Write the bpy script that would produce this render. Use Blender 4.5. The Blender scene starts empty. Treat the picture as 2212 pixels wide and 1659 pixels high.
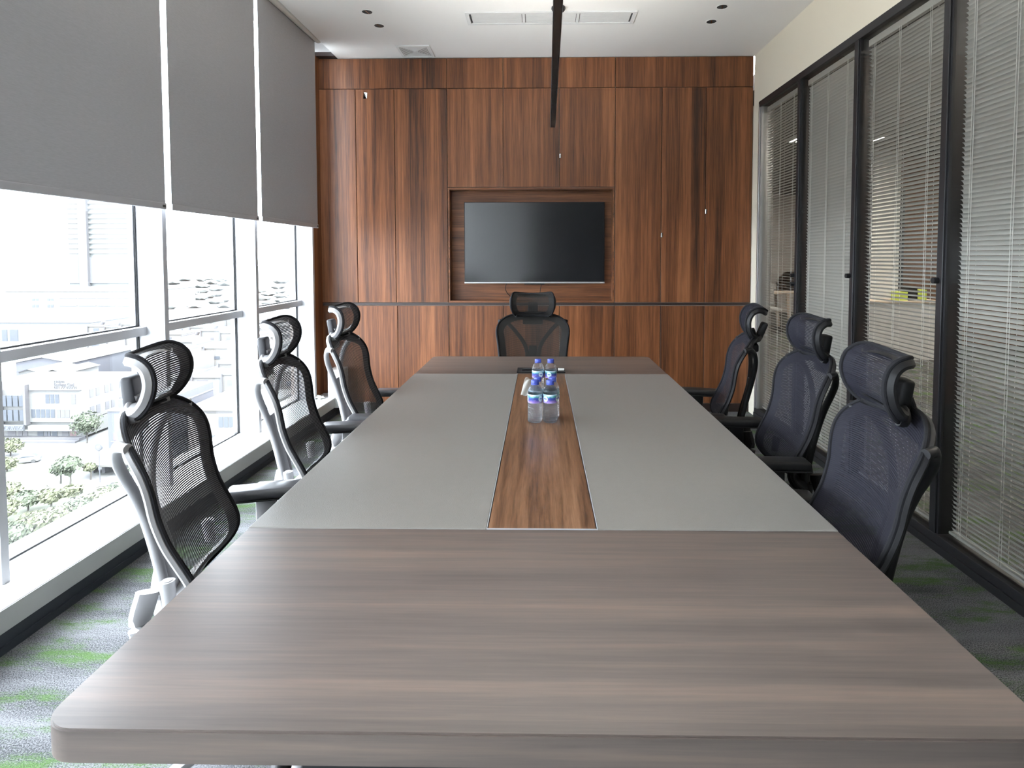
import bpy, bmesh, math, random
from mathutils import Vector, Matrix
random.seed(7)
S = bpy.context.scene
COL = S.collection
PI = math.pi

# ------------------------------------------------------------------ camera
F, YAW, PITCH, ROLL, CX, CY, HC = 1290.0, 0.0159, -0.0464, -0.0012, 1146.6, 615.9, 1.44
def cam_basis():
    cy, sy, cp, sp = math.cos(YAW), math.sin(YAW), math.cos(PITCH), math.sin(PITCH)
    f = Vector((-sy * cp, cy * cp, sp)); r = Vector((cy, sy, 0)); u = r.cross(f)
    cr, sr = math.cos(ROLL), math.sin(ROLL)
    return cr * r + sr * u, -sr * r + cr * u, f
R_, U_, F_ = cam_basis()
cam = bpy.data.cameras.new('camera'); camo = bpy.data.objects.new('camera', cam); COL.objects.link(camo)
cam.sensor_fit = 'HORIZONTAL'; cam.sensor_width = 36; cam.lens = F / 2212 * 36
cam.shift_x = (1106 - CX) / 2212; cam.shift_y = (CY - 829.5) / 2212
cam.clip_start = 0.05; cam.clip_end = 3000
m = Matrix.Identity(4)
for i in range(3):
    m[i][0] = R_[i]; m[i][1] = U_[i]; m[i][2] = -F_[i]; m[i][3] = (0, 0, HC)[i]
camo.matrix_world = m
S.camera = camo

# ------------------------------------------------------------------ light
W = bpy.data.worlds.new('overcast_sky'); S.world = W; W.use_nodes = True
bg = W.node_tree.nodes['Background']
_t = W.node_tree; _tc = _t.nodes.new('ShaderNodeTexCoord'); _sx = _t.nodes.new('ShaderNodeSeparateXYZ'); _t.links.new(_tc.outputs['Generated'], _sx.inputs[0])
_mr = _t.nodes.new('ShaderNodeMapRange'); _mr.interpolation_type = 'SMOOTHSTEP'   # hazy sky: pale horizon, bright veil higher up
_mr.inputs['From Min'].default_value = 0.10; _mr.inputs['From Max'].default_value = 0.65; _mr.inputs['To Min'].default_value = 21.0; _mr.inputs['To Max'].default_value = 23.0
_t.links.new(_sx.outputs['Z'], _mr.inputs['Value']); _t.links.new(_mr.outputs[0], bg.inputs[1])
bg.inputs[0].default_value = (0.84, 0.905, 1.0, 1)
S.view_settings.view_transform = 'Standard'; S.view_settings.look = 'None'
S.view_settings.exposure = 0.32; S.view_settings.gamma = 1.0; S.view_settings.use_curve_mapping = False
S.cycles.max_bounces = 8; S.cycles.diffuse_bounces = 5; S.cycles.glossy_bounces = 4
S.cycles.transmission_bounces = 8; S.cycles.transparent_max_bounces = 24
S.cycles.caustics_reflective = False; S.cycles.caustics_refractive = False
S.cycles.sample_clamp_indirect = 6.0
S.cycles.use_denoising = True
def lamp(name, kind, loc, energy, color=(1, 1, 1), **kw):
    l = bpy.data.lights.new(name, kind); l.energy = energy; l.color = color
    o = bpy.data.objects.new(name, l); COL.objects.link(o); o.location = loc
    for k, v in kw.items(): setattr(l, k, v)
    return o
sun = lamp('sun', 'SUN', (0, 0, 60), 12.0, (1, 0.96, 0.9), angle=0.02)
sun.rotation_euler = Vector((-0.5, 0.42, -0.76)).to_track_quat('-Z', 'Y').to_euler()
portal = lamp('window_portal', 'AREA', (-2.36, 1.9, 1.7), 1.0, shape='RECTANGLE', size=7.2, size_y=3.1)
portal.rotation_euler = Vector((1, -0.025, 0)).to_track_quat('-Z', 'Z').to_euler()
portal.data.cycles.is_portal = True

# ------------------------------------------------------------------ helpers
def tag(o, label=None, cat=None, group=None, kind=None):
    if label: o['label'] = label
    if cat: o['category'] = cat
    if group: o['group'] = group
    if kind: o['kind'] = kind
    return o
def empty(name, loc=(0, 0, 0), rz=0.0, parent=None):
    o = bpy.data.objects.new(name, None); COL.objects.link(o)
    o.empty_display_size = 0.1; o.location = loc; o.rotation_euler = (0, 0, rz); o.parent = parent
    return o
def thing(name, label, cat, loc=(0, 0, 0), rz=0.0, group=None):
    return tag(empty(name, loc, rz), label, cat, group)
def obj(name, bm, mat, parent=None, smooth=False, loc=None):
    me = bpy.data.meshes.new(name)
    bmesh.ops.recalc_face_normals(bm, faces=bm.faces)
    bm.to_mesh(me); bm.free()
    if isinstance(mat, (list, tuple)):
        for q in mat: me.materials.append(q)
    else: me.materials.append(mat)
    if smooth:
        for p in me.polygons: p.use_smooth = True
        try: me.set_sharp_from_angle(angle=math.radians(40))
        except Exception: pass
    o = bpy.data.objects.new(name, me); COL.objects.link(o); o.parent = parent
    if loc: o.location = loc
    return o
def struct(name, bm, mat, parent=None, smooth=False):
    return tag(obj(name, bm, mat, parent, smooth), kind='structure')
def copy_tree(o, parent=None):
    c = o.copy(); COL.objects.link(c); c.parent = parent
    for ch in list(o.children): copy_tree(ch, c)
    return c
def BM(): return bmesh.new()
def box(bm, x0, x1, y0, y1, z0, z1, bev=0.0, seg=2, mi=0, mtx=None):
    mt = Matrix.Translation(((x0 + x1) / 2, (y0 + y1) / 2, (z0 + z1) / 2)) @ Matrix.Diagonal((abs(x1 - x0), abs(y1 - y0), abs(z1 - z0), 1))
    r = bmesh.ops.create_cube(bm, size=1, matrix=mt)
    vs = r['verts']
    if bev > 0:
        es = list({e for v in vs for e in v.link_edges})
        rb = bmesh.ops.bevel(bm, geom=es, offset=bev, segments=seg, affect='EDGES', profile=0.5)
        vs = list({v for f in rb['faces'] for v in f.verts} | {v for v in vs if v.is_valid})
        stack = list(vs); seen = set(vs)
        while stack:
            v = stack.pop()
            for e in v.link_edges:
                w = e.other_vert(v)
                if w not in seen: seen.add(w); stack.append(w)
        vs = list(seen)
    if mi:
        for f in {f for v in vs for f in v.link_faces}: f.material_index = mi
    if mtx is not None: bmesh.ops.transform(bm, matrix=mtx, verts=vs)
    return vs
def cyl(bm, p0, p1, r0, r1=None, n=16, caps=True):
    p0, p1 = Vector(p0), Vector(p1); d = p1 - p0
    q = d.to_track_quat('Z', 'Y').to_matrix().to_4x4()
    mt = Matrix.Translation((p0 + p1) / 2) @ q
    return bmesh.ops.create_cone(bm, cap_ends=caps, segments=n, radius1=r0, radius2=r0 if r1 is None else r1, depth=d.length, matrix=mt)['verts']
def lathe(bm, prof, n=24, c=(0, 0, 0), cap=True):
    rings = []
    for r, z in prof:
        rings.append([bm.verts.new((c[0] + r * math.cos(2 * PI * i / n), c[1] + r * math.sin(2 * PI * i / n), c[2] + z)) for i in range(n)])
    for a, b in zip(rings, rings[1:]):
        for i in range(n): bm.faces.new((a[i], a[(i + 1) % n], b[(i + 1) % n], b[i]))
    if cap:
        bm.faces.new(rings[0][::-1]); bm.faces.new(rings[-1])
    return rings
def spline(pts, n):
    """Catmull-Rom through pts, n samples per span"""
    P = [Vector(p) for p in pts]; P = [2 * P[0] - P[1]] + P + [2 * P[-1] - P[-2]]
    out = []
    for i in range(1, len(P) - 2):
        for k in range(n):
            t = k / n
            a, b, c, d = P[i - 1], P[i], P[i + 1], P[i + 2]
            out.append(0.5 * ((2 * b) + (c - a) * t + (2 * a - 5 * b + 4 * c - d) * t * t + (3 * b - a - 3 * c + d) * t ** 3))
    out.append(P[-2]); return out
def sweep(bm, path, sec, up=None, closed=False, scales=None, ups=None):
    """section sec [(a,b)] : a along side = tangent x up, b along up"""
    N = len(path); rings = []
    for i, p in enumerate(path):
        if closed: t = path[(i + 1) % N] - path[i - 1]
        else: t = path[min(i + 1, N - 1)] - path[max(i - 1, 0)]
        t.normalize()
        u = Vector(ups[i]) if ups else Vector(up)
        s = t.cross(u).normalized(); u2 = s.cross(t).normalized()
        k = scales[i] if scales else 1
        rings.append([bm.verts.new(p + s * a * k + u2 * b * k) for a, b in sec])
    M = len(sec)
    for i in range(N if closed else N - 1):
        A, B = rings[i], rings[(i + 1) % N]
        for j in range(M): bm.faces.new((A[j], A[(j + 1) % M], B[(j + 1) % M], B[j]))
    if not closed:
        bm.faces.new(rings[0][::-1]); bm.faces.new(rings[-1])
    return rings
def ellipse(a, b, n=12, pw=1.0):
    out = []
    for i in range(n):
        c, s = math.cos(2 * PI * i / n), math.sin(2 * PI * i / n)
        out.append((a * math.copysign(abs(c) ** pw, c), b * math.copysign(abs(s) ** pw, s)))
    return out
def interp(tab, x):
    if x <= tab[0][0]: return tab[0][1]
    for (a, fa), (b, fb) in zip(tab, tab[1:]):
        if x <= b: return fa + (fb - fa) * (x - a) / (b - a)
    return tab[-1][1]

# ------------------------------------------------------------------ materials
def newmat(name):
    mt = bpy.data.materials.new(name); mt.use_nodes = True
    nt = mt.node_tree; b = nt.nodes['Principled BSDF']; return mt, nt, b
def N(nt, t, **kw):
    n = nt.nodes.new('ShaderNode' + t)
    for k, v in kw.items():
        if k.startswith('i_'): n.inputs[k[2:].replace('_', ' ')].default_value = v
        else: setattr(n, k, v)
    return n
def rgba(c): return (c[0], c[1], c[2], 1)
def mat(name, col, rough=0.5, metal=0.0, var=0.06, scale=12, bump=0.0, spec=0.5, bscale=None):
    mt, nt, b = newmat(name); L = nt.links.new
    tc = N(nt, 'TexCoord'); no = N(nt, 'TexNoise'); no.inputs['Scale'].default_value = scale; no.inputs['Detail'].default_value = 4
    L(tc.outputs['Object'], no.inputs['Vector'])
    mr = N(nt, 'MapRange'); mr.inputs['To Min'].default_value = 1 - var; mr.inputs['To Max'].default_value = 1 + var
    L(no.outputs['Fac'], mr.inputs['Value'])
    mx = N(nt, 'Mix', data_type='RGBA', blend_type='MULTIPLY'); mx.inputs[0].default_value = 1
    mx.inputs[6].default_value = rgba(col); L(mr.outputs[0], mx.inputs[7]); L(mx.outputs[2], b.inputs['Base Color'])
    b.inputs['Roughness'].default_value = rough; b.inputs['Metallic'].default_value = metal
    b.inputs['Specular IOR Level'].default_value = spec
    if bump:
        n2 = N(nt, 'TexNoise'); n2.inputs['Scale'].default_value = bscale or scale * 8
        L(tc.outputs['Object'], n2.inputs['Vector'])
        bp = N(nt, 'Bump'); bp.inputs['Strength'].default_value = bump; bp.inputs['Distance'].default_value = 0.002
        L(n2.outputs['Fac'], bp.inputs['Height']); L(bp.outputs[0], b.inputs['Normal'])
    return mt
def emit(name, col, s):
    mt, nt, b = newmat(name)
    b.inputs['Base Color'].default_value = (0.8, 0.8, 0.8, 1)
    b.inputs['Emission Color'].default_value = rgba(col); b.inputs['Emission Strength'].default_value = s
    return mt
def wood(name, dark, mid, light, grain='z', scale=1.0, rough=0.4, stretch=14.0, spec=0.5, fig=1.0, contrast=1.0, coat=0.0, flitch=0.0, freq=9.0):
    """streaky veneer: grain runs along axis `grain`"""
    mt, nt, b = newmat(name); L = nt.links.new
    tc = N(nt, 'TexCoord'); oi = N(nt, 'ObjectInfo')
    mul = N(nt, 'VectorMath', operation='MULTIPLY'); mul.inputs[1].default_value = (3.7, 5.1, 9.3)
    cmb = N(nt, 'CombineXYZ')
    for k in range(3): L(oi.outputs['Random'], cmb.inputs[k])
    L(cmb.outputs[0], mul.inputs[0])
    add = N(nt, 'VectorMath', operation='ADD'); L(tc.outputs['Object'], add.inputs[0]); L(mul.outputs[0], add.inputs[1])
    sc = [stretch] * 3; sc['xyz'.index(grain)] = 0.55
    def streak(k, det, dist, nm='TexNoise'):
        mp = N(nt, 'Mapping'); mp.inputs['Scale'].default_value = [s * k * scale for s in sc]
        L(add.outputs[0], mp.inputs['Vector'])
        n = N(nt, 'TexNoise'); n.inputs['Scale'].default_value = 1.0; n.inputs['Detail'].default_value = det
        n.inputs['Roughness'].default_value = 0.6; n.inputs['Distortion'].default_value = dist
        L(mp.outputs[0], n.inputs['Vector']); return n
    a = streak(0.55, 3, 0.9 * fig); c = streak(2.2, 6, 0.5 * fig); f = streak(9.0, 3, 0.2)
    def madd(x, k, y=None):
        q = N(nt, 'Math', operation='MULTIPLY_ADD'); L(x, q.inputs[0]); q.inputs[1].default_value = k
        if y is None: q.inputs[2].default_value = 0
        else: L(y, q.inputs[2])
        return q.outputs[0]
    v = madd(a.outputs['Fac'], 0.40); v = madd(c.outputs['Fac'], 0.34, v); v = madd(f.outputs['Fac'], 0.26, v)
    if flitch:
        sx = N(nt, 'SeparateXYZ'); L(add.outputs[0], sx.inputs[0])
        w_ = sx.outputs['Y' if grain == 'x' else 'X']
        if grain == 'x': w_ = madd(sx.outputs['Z'], 1.0, w_)
        vo = N(nt, 'TexVoronoi', voronoi_dimensions='1D'); vo.inputs['Scale'].default_value = freq; L(w_, vo.inputs['W'])
        s1 = N(nt, 'SeparateColor'); L(vo.outputs['Color'], s1.inputs[0]); v = madd(s1.outputs[0], flitch, v)
        q = N(nt, 'Math', operation='SUBTRACT'); L(v, q.inputs[0]); q.inputs[1].default_value = flitch * .5; v = q.outputs[0]
    cr = N(nt, 'ValToRGB'); e = cr.color_ramp.elements
    h = 0.17 / contrast
    e[0].position = 0.5 - h; e[0].color = rgba(dark); e[1].position = 0.5 + h; e[1].color = rgba(light)
    em = e.new(0.5); em.color = rgba(mid)
    L(v, cr.inputs[0]); L(cr.outputs[0], b.inputs['Base Color'])
    b.inputs['Roughness'].default_value = rough; b.inputs['Specular IOR Level'].default_value = spec
    b.inputs['Coat Weight'].default_value = coat
    bp = N(nt, 'Bump'); bp.inputs['Strength'].default_value = 0.08; bp.inputs['Distance'].default_value = 0.001
    L(f.outputs['Fac'], bp.inputs['Height']); L(bp.outputs[0], b.inputs['Normal'])
    return mt
def glassy(name, tint=(1, 1, 1), refl=1.0, ior=1.45, rough=0.0):
    """thin pane: clear, with Fresnel reflections"""
    mt, nt, b = newmat(name); L = nt.links.new; nt.nodes.remove(b)
    out = nt.nodes['Material Output']
    tr = N(nt, 'BsdfTransparent'); tr.inputs[0].default_value = rgba(tint)
    gl = N(nt, 'BsdfGlossy'); gl.inputs['Roughness'].default_value = rough; gl.inputs['Color'].default_value = (refl, refl, refl, 1)
    ge = N(nt, 'NewGeometry'); dp = N(nt, 'VectorMath', operation='DOT_PRODUCT'); L(ge.outputs['Normal'], dp.inputs[0]); L(ge.outputs['Incoming'], dp.inputs[1])
    ab = N(nt, 'Math', operation='ABSOLUTE'); L(dp.outputs['Value'], ab.inputs[0])
    om = N(nt, 'Math', operation='SUBTRACT'); om.inputs[0].default_value = 1; L(ab.outputs[0], om.inputs[1])
    pw = N(nt, 'Math', operation='POWER'); L(om.outputs[0], pw.inputs[0]); pw.inputs[1].default_value = 5
    f0 = ((ior - 1) / (ior + 1)) ** 2
    fr = N(nt, 'Math', operation='MULTIPLY_ADD'); L(pw.outputs[0], fr.inputs[0]); fr.inputs[1].default_value = 1 - f0; fr.inputs[2].default_value = f0
    mx = N(nt, 'MixShader'); L(fr.outputs[0], mx.inputs[0]); L(tr.outputs[0], mx.inputs[1]); L(gl.outputs[0], mx.inputs[2])
    L(mx.outputs[0], out.inputs[0]); return mt
def mesh_fabric(name, col, pitch, duty, sheen=0.3):
    """woven net: horizontal threads with gaps between"""
    mt, nt, b = newmat(name); L = nt.links.new
    out = nt.nodes['Material Output']
    tc = N(nt, 'TexCoord'); sx = N(nt, 'SeparateXYZ'); L(tc.outputs['UV'], sx.inputs[0])
    d = N(nt, 'Math', operation='DIVIDE'); L(sx.outputs['Y'], d.inputs[0]); d.inputs[1].default_value = pitch
    fr = N(nt, 'Math', operation='FRACT'); L(d.outputs[0], fr.inputs[0])
    lt = N(nt, 'Math', operation='LESS_THAN'); L(fr.outputs[0], lt.inputs[0]); lt.inputs[1].default_value = duty
    b.inputs['Base Color'].default_value = rgba(col); b.inputs['Roughness'].default_value = 0.75
    b.inputs['Specular IOR Level'].default_value = .2; b.inputs['Sheen Weight'].default_value = sheen; b.inputs['Sheen Roughness'].default_value = 0.4
    tr = N(nt, 'BsdfTransparent')
    mx = N(nt, 'MixShader'); L(lt.outputs[0], mx.inputs[0]); L(tr.outputs[0], mx.inputs[1]); L(b.outputs[0], mx.inputs[2])
    L(mx.outputs[0], out.inputs[0]); return mt
def carpet():
    mt, nt, b = newmat('carpet'); L = nt.links.new
    tc = N(nt, 'TexCoord')
    def ns(sc, det=4, rgh=0.6):
        mp = N(nt, 'Mapping'); mp.inputs['Scale'].default_value = sc; L(tc.outputs['Object'], mp.inputs['Vector'])
        n = N(nt, 'TexNoise'); n.inputs['Scale'].default_value = 1; n.inputs['Detail'].default_value = det; n.inputs['Roughness'].default_value = rgh
        L(mp.outputs[0], n.inputs['Vector']); return n
    g = ns((2.6, 8.5, 1), 5, 0.68); fine = ns((160, 220, 1), 3); br = ns((1.3, 5, 1), 3); loop = ns((230, 230, 1), 2)
    r1 = N(nt, 'ValToRGB'); r1.color_ramp.elements[0].position = 0.50; r1.color_ramp.elements[1].position = 0.64
    ad = N(nt, 'Math', operation='MULTIPLY_ADD'); L(fine.outputs['Fac'], ad.inputs[0]); ad.inputs[1].default_value = 0.35
    sb = N(nt, 'Math', operation='SUBTRACT'); L(g.outputs['Fac'], sb.inputs[0]); sb.inputs[1].default_value = 0.175
    L(sb.outputs[0], ad.inputs[2]); L(ad.outputs[0], r1.inputs[0])
    grey = N(nt, 'ValToRGB'); ge = grey.color_ramp.elements
    ge[0].position = 0.3; ge[0].color = (0.04, 0.042, 0.044, 1); ge[1].position = 0.7; ge[1].color = (0.19, 0.19, 0.20, 1)
    mxn = N(nt, 'Math', operation='MULTIPLY_ADD'); L(loop.outputs['Fac'], mxn.inputs[0]); mxn.inputs[1].default_value = 1.5
    s2 = N(nt, 'Math', operation='SUBTRACT'); L(br.outputs['Fac'], s2.inputs[0]); s2.inputs[1].default_value = 0.74
    L(s2.outputs[0], mxn.inputs[2]); L(mxn.outputs[0], grey.inputs[0])
    gm = N(nt, 'Mix', data_type='RGBA'); L(r1.outputs[0], gm.inputs[0]); L(grey.outputs[0], gm.inputs[6])
    gv = N(nt, 'ValToRGB'); gv.color_ramp.elements[0].position = 0.3; gv.color_ramp.elements[0].color = (0.03, 0.06, 0.02, 1)
    gv.color_ramp.elements[1].position = 0.7; gv.color_ramp.elements[1].color = (0.10, 0.165, 0.06, 1); L(loop.outputs['Fac'], gv.inputs[0])
    L(gv.outputs[0], gm.inputs[7]); L(gm.outputs[2], b.inputs['Base Color'])
    b.inputs['Roughness'].default_value = 0.95; b.inputs['Specular IOR Level'].default_value = 0.1
    bp = N(nt, 'Bump'); bp.inputs['Strength'].default_value = 0.6; bp.inputs['Distance'].default_value = 0.004
    L(loop.outputs['Fac'], bp.inputs['Height']); L(bp.outputs[0], b.inputs['Normal'])
    return mt
def blind_fabric():
    mt, nt, b = newmat('blind_fabric'); L = nt.links.new
    out = nt.nodes['Material Output']
    tc = N(nt, 'TexCoord'); mp = N(nt, 'Mapping'); mp.inputs['Scale'].default_value = (40, 40, 260); L(tc.outputs['Object'], mp.inputs['Vector'])
    no = N(nt, 'TexNoise'); no.inputs['Scale'].default_value = 1; L(mp.outputs[0], no.inputs['Vector'])
    cr = N(nt, 'ValToRGB'); cr.color_ramp.elements[0].color = (0.37, 0.37, 0.385, 1); cr.color_ramp.elements[1].color = (0.47, 0.47, 0.49, 1)
    L(no.outputs['Fac'], cr.inputs[0]); L(cr.outputs[0], b.inputs['Base Color']); b.inputs['Roughness'].default_value = 0.9
    tl = N(nt, 'BsdfTranslucent'); tl.inputs[0].default_value = (0.35, 0.35, 0.36, 1)
    mx = N(nt, 'MixShader'); mx.inputs[0].default_value = 0.10; L(b.outputs[0], mx.inputs[1]); L(tl.outputs[0], mx.inputs[2]); L(mx.outputs[0], out.inputs[0])
    return mt

M = {}
M['white_paint'] = mat('white_paint', (0.86, 0.86, 0.855), 0.85, var=0.02, scale=3)
M['cream_paint'] = mat('cream_paint', (0.74, 0.69, 0.57), 0.85, var=0.02, scale=3)
M['wall_wood'] = wood('wall_wood', (0.034, 0.0135, 0.007), (0.135, 0.047, 0.017), (0.255, 0.100, 0.040), 'z', 1.0, 0.42, 22, fig=0.7, contrast=1.15, spec=.35, flitch=.10, freq=7.5)
M['niche_wood'] = wood('niche_wood', (0.036, 0.015, 0.008), (0.140, 0.052, 0.020), (0.26, 0.105, 0.043), 'x', 1.0, 0.42, 17, spec=.35, contrast=1.2)
M['end_wood'] = wood('end_wood', (0.062, 0.050, 0.045), (0.102, 0.080, 0.070), (0.165, 0.120, 0.096), 'x', 0.95, 0.34, 16, fig=0.2, contrast=1.0, spec=.75, flitch=.13, freq=13)
M['inlay_wood'] = wood('inlay_wood', (0.045, 0.020, 0.010), (0.150, 0.074, 0.038), (0.26, 0.140, 0.078), 'y', 2.2, 0.30, 14, fig=1.7, contrast=1.15)
M['leather'] = mat('grey_leather', (0.195, 0.183, 0.170), 0.42, var=0.04, scale=40, bump=0.25, bscale=420)
M['dark_wood'] = mat('dark_groove', (0.022, 0.012, 0.009), 0.5)
M['carcass'] = mat('cabinet_edge', (0.42, 0.36, 0.31), 0.6)
M['carpet'] = carpet()
M['sill'] = mat('white_sill_board', (0.80, 0.80, 0.80), 0.22, var=0.02, scale=2)
M['sill_face'] = mat('grey_sill_edge', (0.42, 0.42, 0.41), 0.4, var=0.04)
M['skirting'] = mat('dark_blue_skirting', (0.022, 0.026, 0.034), 0.5, var=0.15, scale=6)
M['mullion'] = mat('white_aluminium', (0.44, 0.44, 0.455), 0.45, var=0.02)
M['gasket'] = mat('black_gasket', (0.02, 0.02, 0.022), 0.6)
M['black_metal'] = mat('black_metal', (0.012, 0.012, 0.014), 0.42)
M['black_plastic'] = mat('black_plastic', (0.010, 0.010, 0.011), 0.5, spec=.3)
M['grey_plastic'] = mat('light_grey_plastic', (0.36, 0.355, 0.36), 0.45, var=0.03)
M['dark_plastic'] = mat('dark_grey_plastic', (0.05, 0.05, 0.055), 0.5)
M['silver'] = mat('brushed_aluminium', (0.55, 0.55, 0.55), 0.35, metal=0.8)
M['chrome'] = mat('chrome', (0.7, 0.7, 0.7), 0.15, metal=1.0)
M['mesh_black'] = mesh_fabric('black_mesh_net', (0.020, 0.020, 0.024), 0.0062, 0.80, .15)
M['mesh_dark'] = mesh_fabric('fine_black_mesh_net', (0.020, 0.019, 0.018), 0.0045, 0.80, .1)
M['mesh_blue'] = mesh_fabric('charcoal_mesh_net', (0.009, 0.009, 0.0155), 0.0062, 0.84, 0.03)
M['seat_fabric'] = mat('black_seat_fabric', (0.014, 0.014, 0.016), 0.9, bump=0.3, spec=.15)
M['slat'] = mat('venetian_slat', (.45, .445, .425), 0.5, var=0.02)
M['cord'] = mat('white_cord', (0.75, 0.75, 0.72), 0.7)
M['pane'] = glassy('window_glass', (0.97, 0.985, 0.98))
M['pane2'] = glassy('partition_glass', (0.95, 0.95, 0.935), .4)
M['blind'] = blind_fabric()
M['hem'] = mat('grey_hem_bar', (0.42, 0.42, 0.44), 0.5)
M['tube'] = mat('white_tube', (0.62, 0.61, 0.58), 0.4)
M['screen'] = mat('television_screen', (0.008, 0.008, 0.009), 0.16, var=0.0, spec=0.8)
M['louvre'] = mat('white_louvre', (0.72, 0.73, 0.74), 0.5)
M['vent_dark'] = mat('vent_shadow', (0.03, 0.03, 0.032), 0.8)  # near-black stands for the shade inside vents and downlight recesses
M['paper'] = mat('white_paper', (0.82, 0.82, 0.78), 0.9, var=0.02)
M['cap'] = mat('blue_bottle_cap', (0.055, 0.085, 0.42), 0.4)

# ------------------------------------------------------------------ room shell
K = 0.025                                   # the window wall stands a little askew
def wx(x0, y): return x0 + K * y            # x on a plane of the window wall
def wbox(bm, a0, a1, y0, y1, z0, z1, bev=0.0, mi=0):
    vs = box(bm, a0, a1, y0, y1, z0, z1, bev, mi=mi)
    for v in vs: v.co.x += K * v.co.y
    return vs
YB, YR, XR, ZC = 5.53, -1.70, 1.945, 3.263
b = BM(); box(b, -2.6, 9.5, YR - .2, 16.4, -0.25, 0.0); struct('floor', b, M['carpet'])
b = BM(); box(b, -1.857, XR + .12, YR, YB + .02, ZC, ZC + .22)
box(b, -2.40, -1.857, YR, 6.2, 3.46, 3.70); struct('ceiling', b, M['white_paint'])
b = BM()
box(b, XR, XR + .12, YR, YB, 2.815, ZC + .2); box(b, XR - .004, XR + .12, 5.395, YB + .3, 0, 2.815)
struct('wall_right', b, M['cream_paint'])
b = BM(); box(b, -2.5, -0.2, YR - .12, YR, 0, 3.6); struct('wall_rear', b, M['white_paint'])
b = BM(); box(b, -0.2, XR + .1, YR - .12, YR, 0, 3.4); struct('wall_rear.001', b, M['dark_plastic'])
# back wall: joinery with a niche for the television
b = BM()
y0, y1 = YB + .022, 6.15
box(b, -2.35, -.85, y0, y1, .02, 3.285); box(b, .68, XR - .004, y0, y1, .02, ZC + .03)
box(b, -.85, .68, y0, y1, 2.068, ZC + .03); box(b, -.85, .68, y0, y1, .02, 1.034)
struct('wall_back', b, M['carcass'])
b = BM(); box(b, -.85, .68, YB + .125, YB + .145, 1.034, 2.068); struct('trim_1', b, M['niche_wood'])
b = BM()                                     # lining of the niche
for a in ((-.852, -.838, 1.02, 2.082), (.668, .682, 1.02, 2.082)): box(b, a[0], a[1], YB + .001, YB + .125, a[2], a[3])
box(b, -.838, .668, YB + .001, YB + .125, 2.064, 2.082); box(b, -.838, .668, YB + .001, YB + .125, 1.02, 1.038)
struct('trim_2', b, M['niche_wood'])
b = BM(); box(b, -2.06, XR - .006, YB + .004, YB + .03, .996, 1.018); struct('trim_3', b, M['dark_wood'])
b = BM(); box(b, -2.06, XR - .006, YB + .008, YB + .03, .0, .075); struct('baseboard_back', b, M['dark_wood'])
b = BM(); box(b, -2.36, -1.86, YB - .06, YB + .025, 3.265, 3.30); struct('trim_4', b, M['dark_wood'])
b = BM(); box(b, -2.45, -1.86, YB + .0, YB + .1, 3.30, 3.5); struct('wall_back.001', b, M['white_paint'])
b = BM(); wbox(b, -2.36, -2.17, 5.325, 5.55, .17, 3.27); struct('trim_5', b, M['wall_wood'])
b = BM(); box(b, -1.93, -1.80, 5.34, YB, .075, .165, .002); box(b, -1.928, -1.802, 5.342, YB, .168, .42, .002); struct('trim_6', b, M['sill'])

def door(parent, x0, x1, z0, z1, handle=None, g=0.0027):
    b = BM(); box(b, x0 + g, x1 - g, YB, YB + .02, z0 + g, z1 - g, .0012, 1)
    d = obj('door', b, M['wall_wood'], parent)
    if handle:
        b = BM(); hx, hz = handle; box(b, hx - .007, hx + .007, YB - .012, YB + .004, hz - .022, hz + .022, .003)
        h = obj('door_handle', b, M['chrome'], d); tag(h, 'small chrome edge pull')
    return d
Zt, Z1, Z0 = ZC - .003, 2.985, 1.02
t = thing('wall_cabinet', 'row of four dark wood flap fronts running along the top of the back wall', 'cabinet', (0, YB, Z1))
ins = []
for a, c in ((-2.06, -.855), (-.855, -.34), (-.34, .686), (.686, XR - .008)): ins.append(door(t, a, c, Z1, Zt))
t2 = thing('tall_cabinet', 'tall three-door dark wood cupboard left of the television, beside the roller blinds', 'cabinet', (-1.4, YB, Z0))
for a, c in ((-2.06, -1.698), (-1.698, -1.34), (-1.34, -.855)): ins.append(door(t2, a, c, Z0, Z1))
t3 = thing('tall_cabinet', 'tall three-door dark wood cupboard right of the television, beside the glass partition', 'cabinet', (1.3, YB, Z0))
ins.append(door(t3, .686, 1.112, Z0, Z1)); ins.append(door(t3, 1.112, 1.515, Z0, Z1, (1.116, 1.643))); ins.append(door(t3, 1.515, XR - .008, Z0, Z1, (1.519, 1.858)))
t4 = thing('overhead_cabinet', 'three-door dark wood cupboard directly above the television niche', 'cabinet', (-.08, YB, 2.085))
ins.append(door(t4, -.855, -.34, 2.085, Z1)); ins.append(door(t4, -.34, .178, 2.085, Z1)); ins.append(door(t4, .178, .686, 2.085, Z1, (.182, 2.369)))
t5 = thing('base_cabinet', 'low run of dark wood cupboards under the groove along the back wall', 'cabinet', (0, YB, .08))
xs = [-2.06, -1.33, -.85, -.34, .178, .686, 1.112, 1.515, XR - .008]
for a, c in zip(xs, xs[1:]): ins.append(door(t5, a, c, .08, .993))
for T in (t, t2, t3, t4, t5):                # door meshes are in room coordinates
    for ch in T.children: ch.location = -Vector(T.location)

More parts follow.
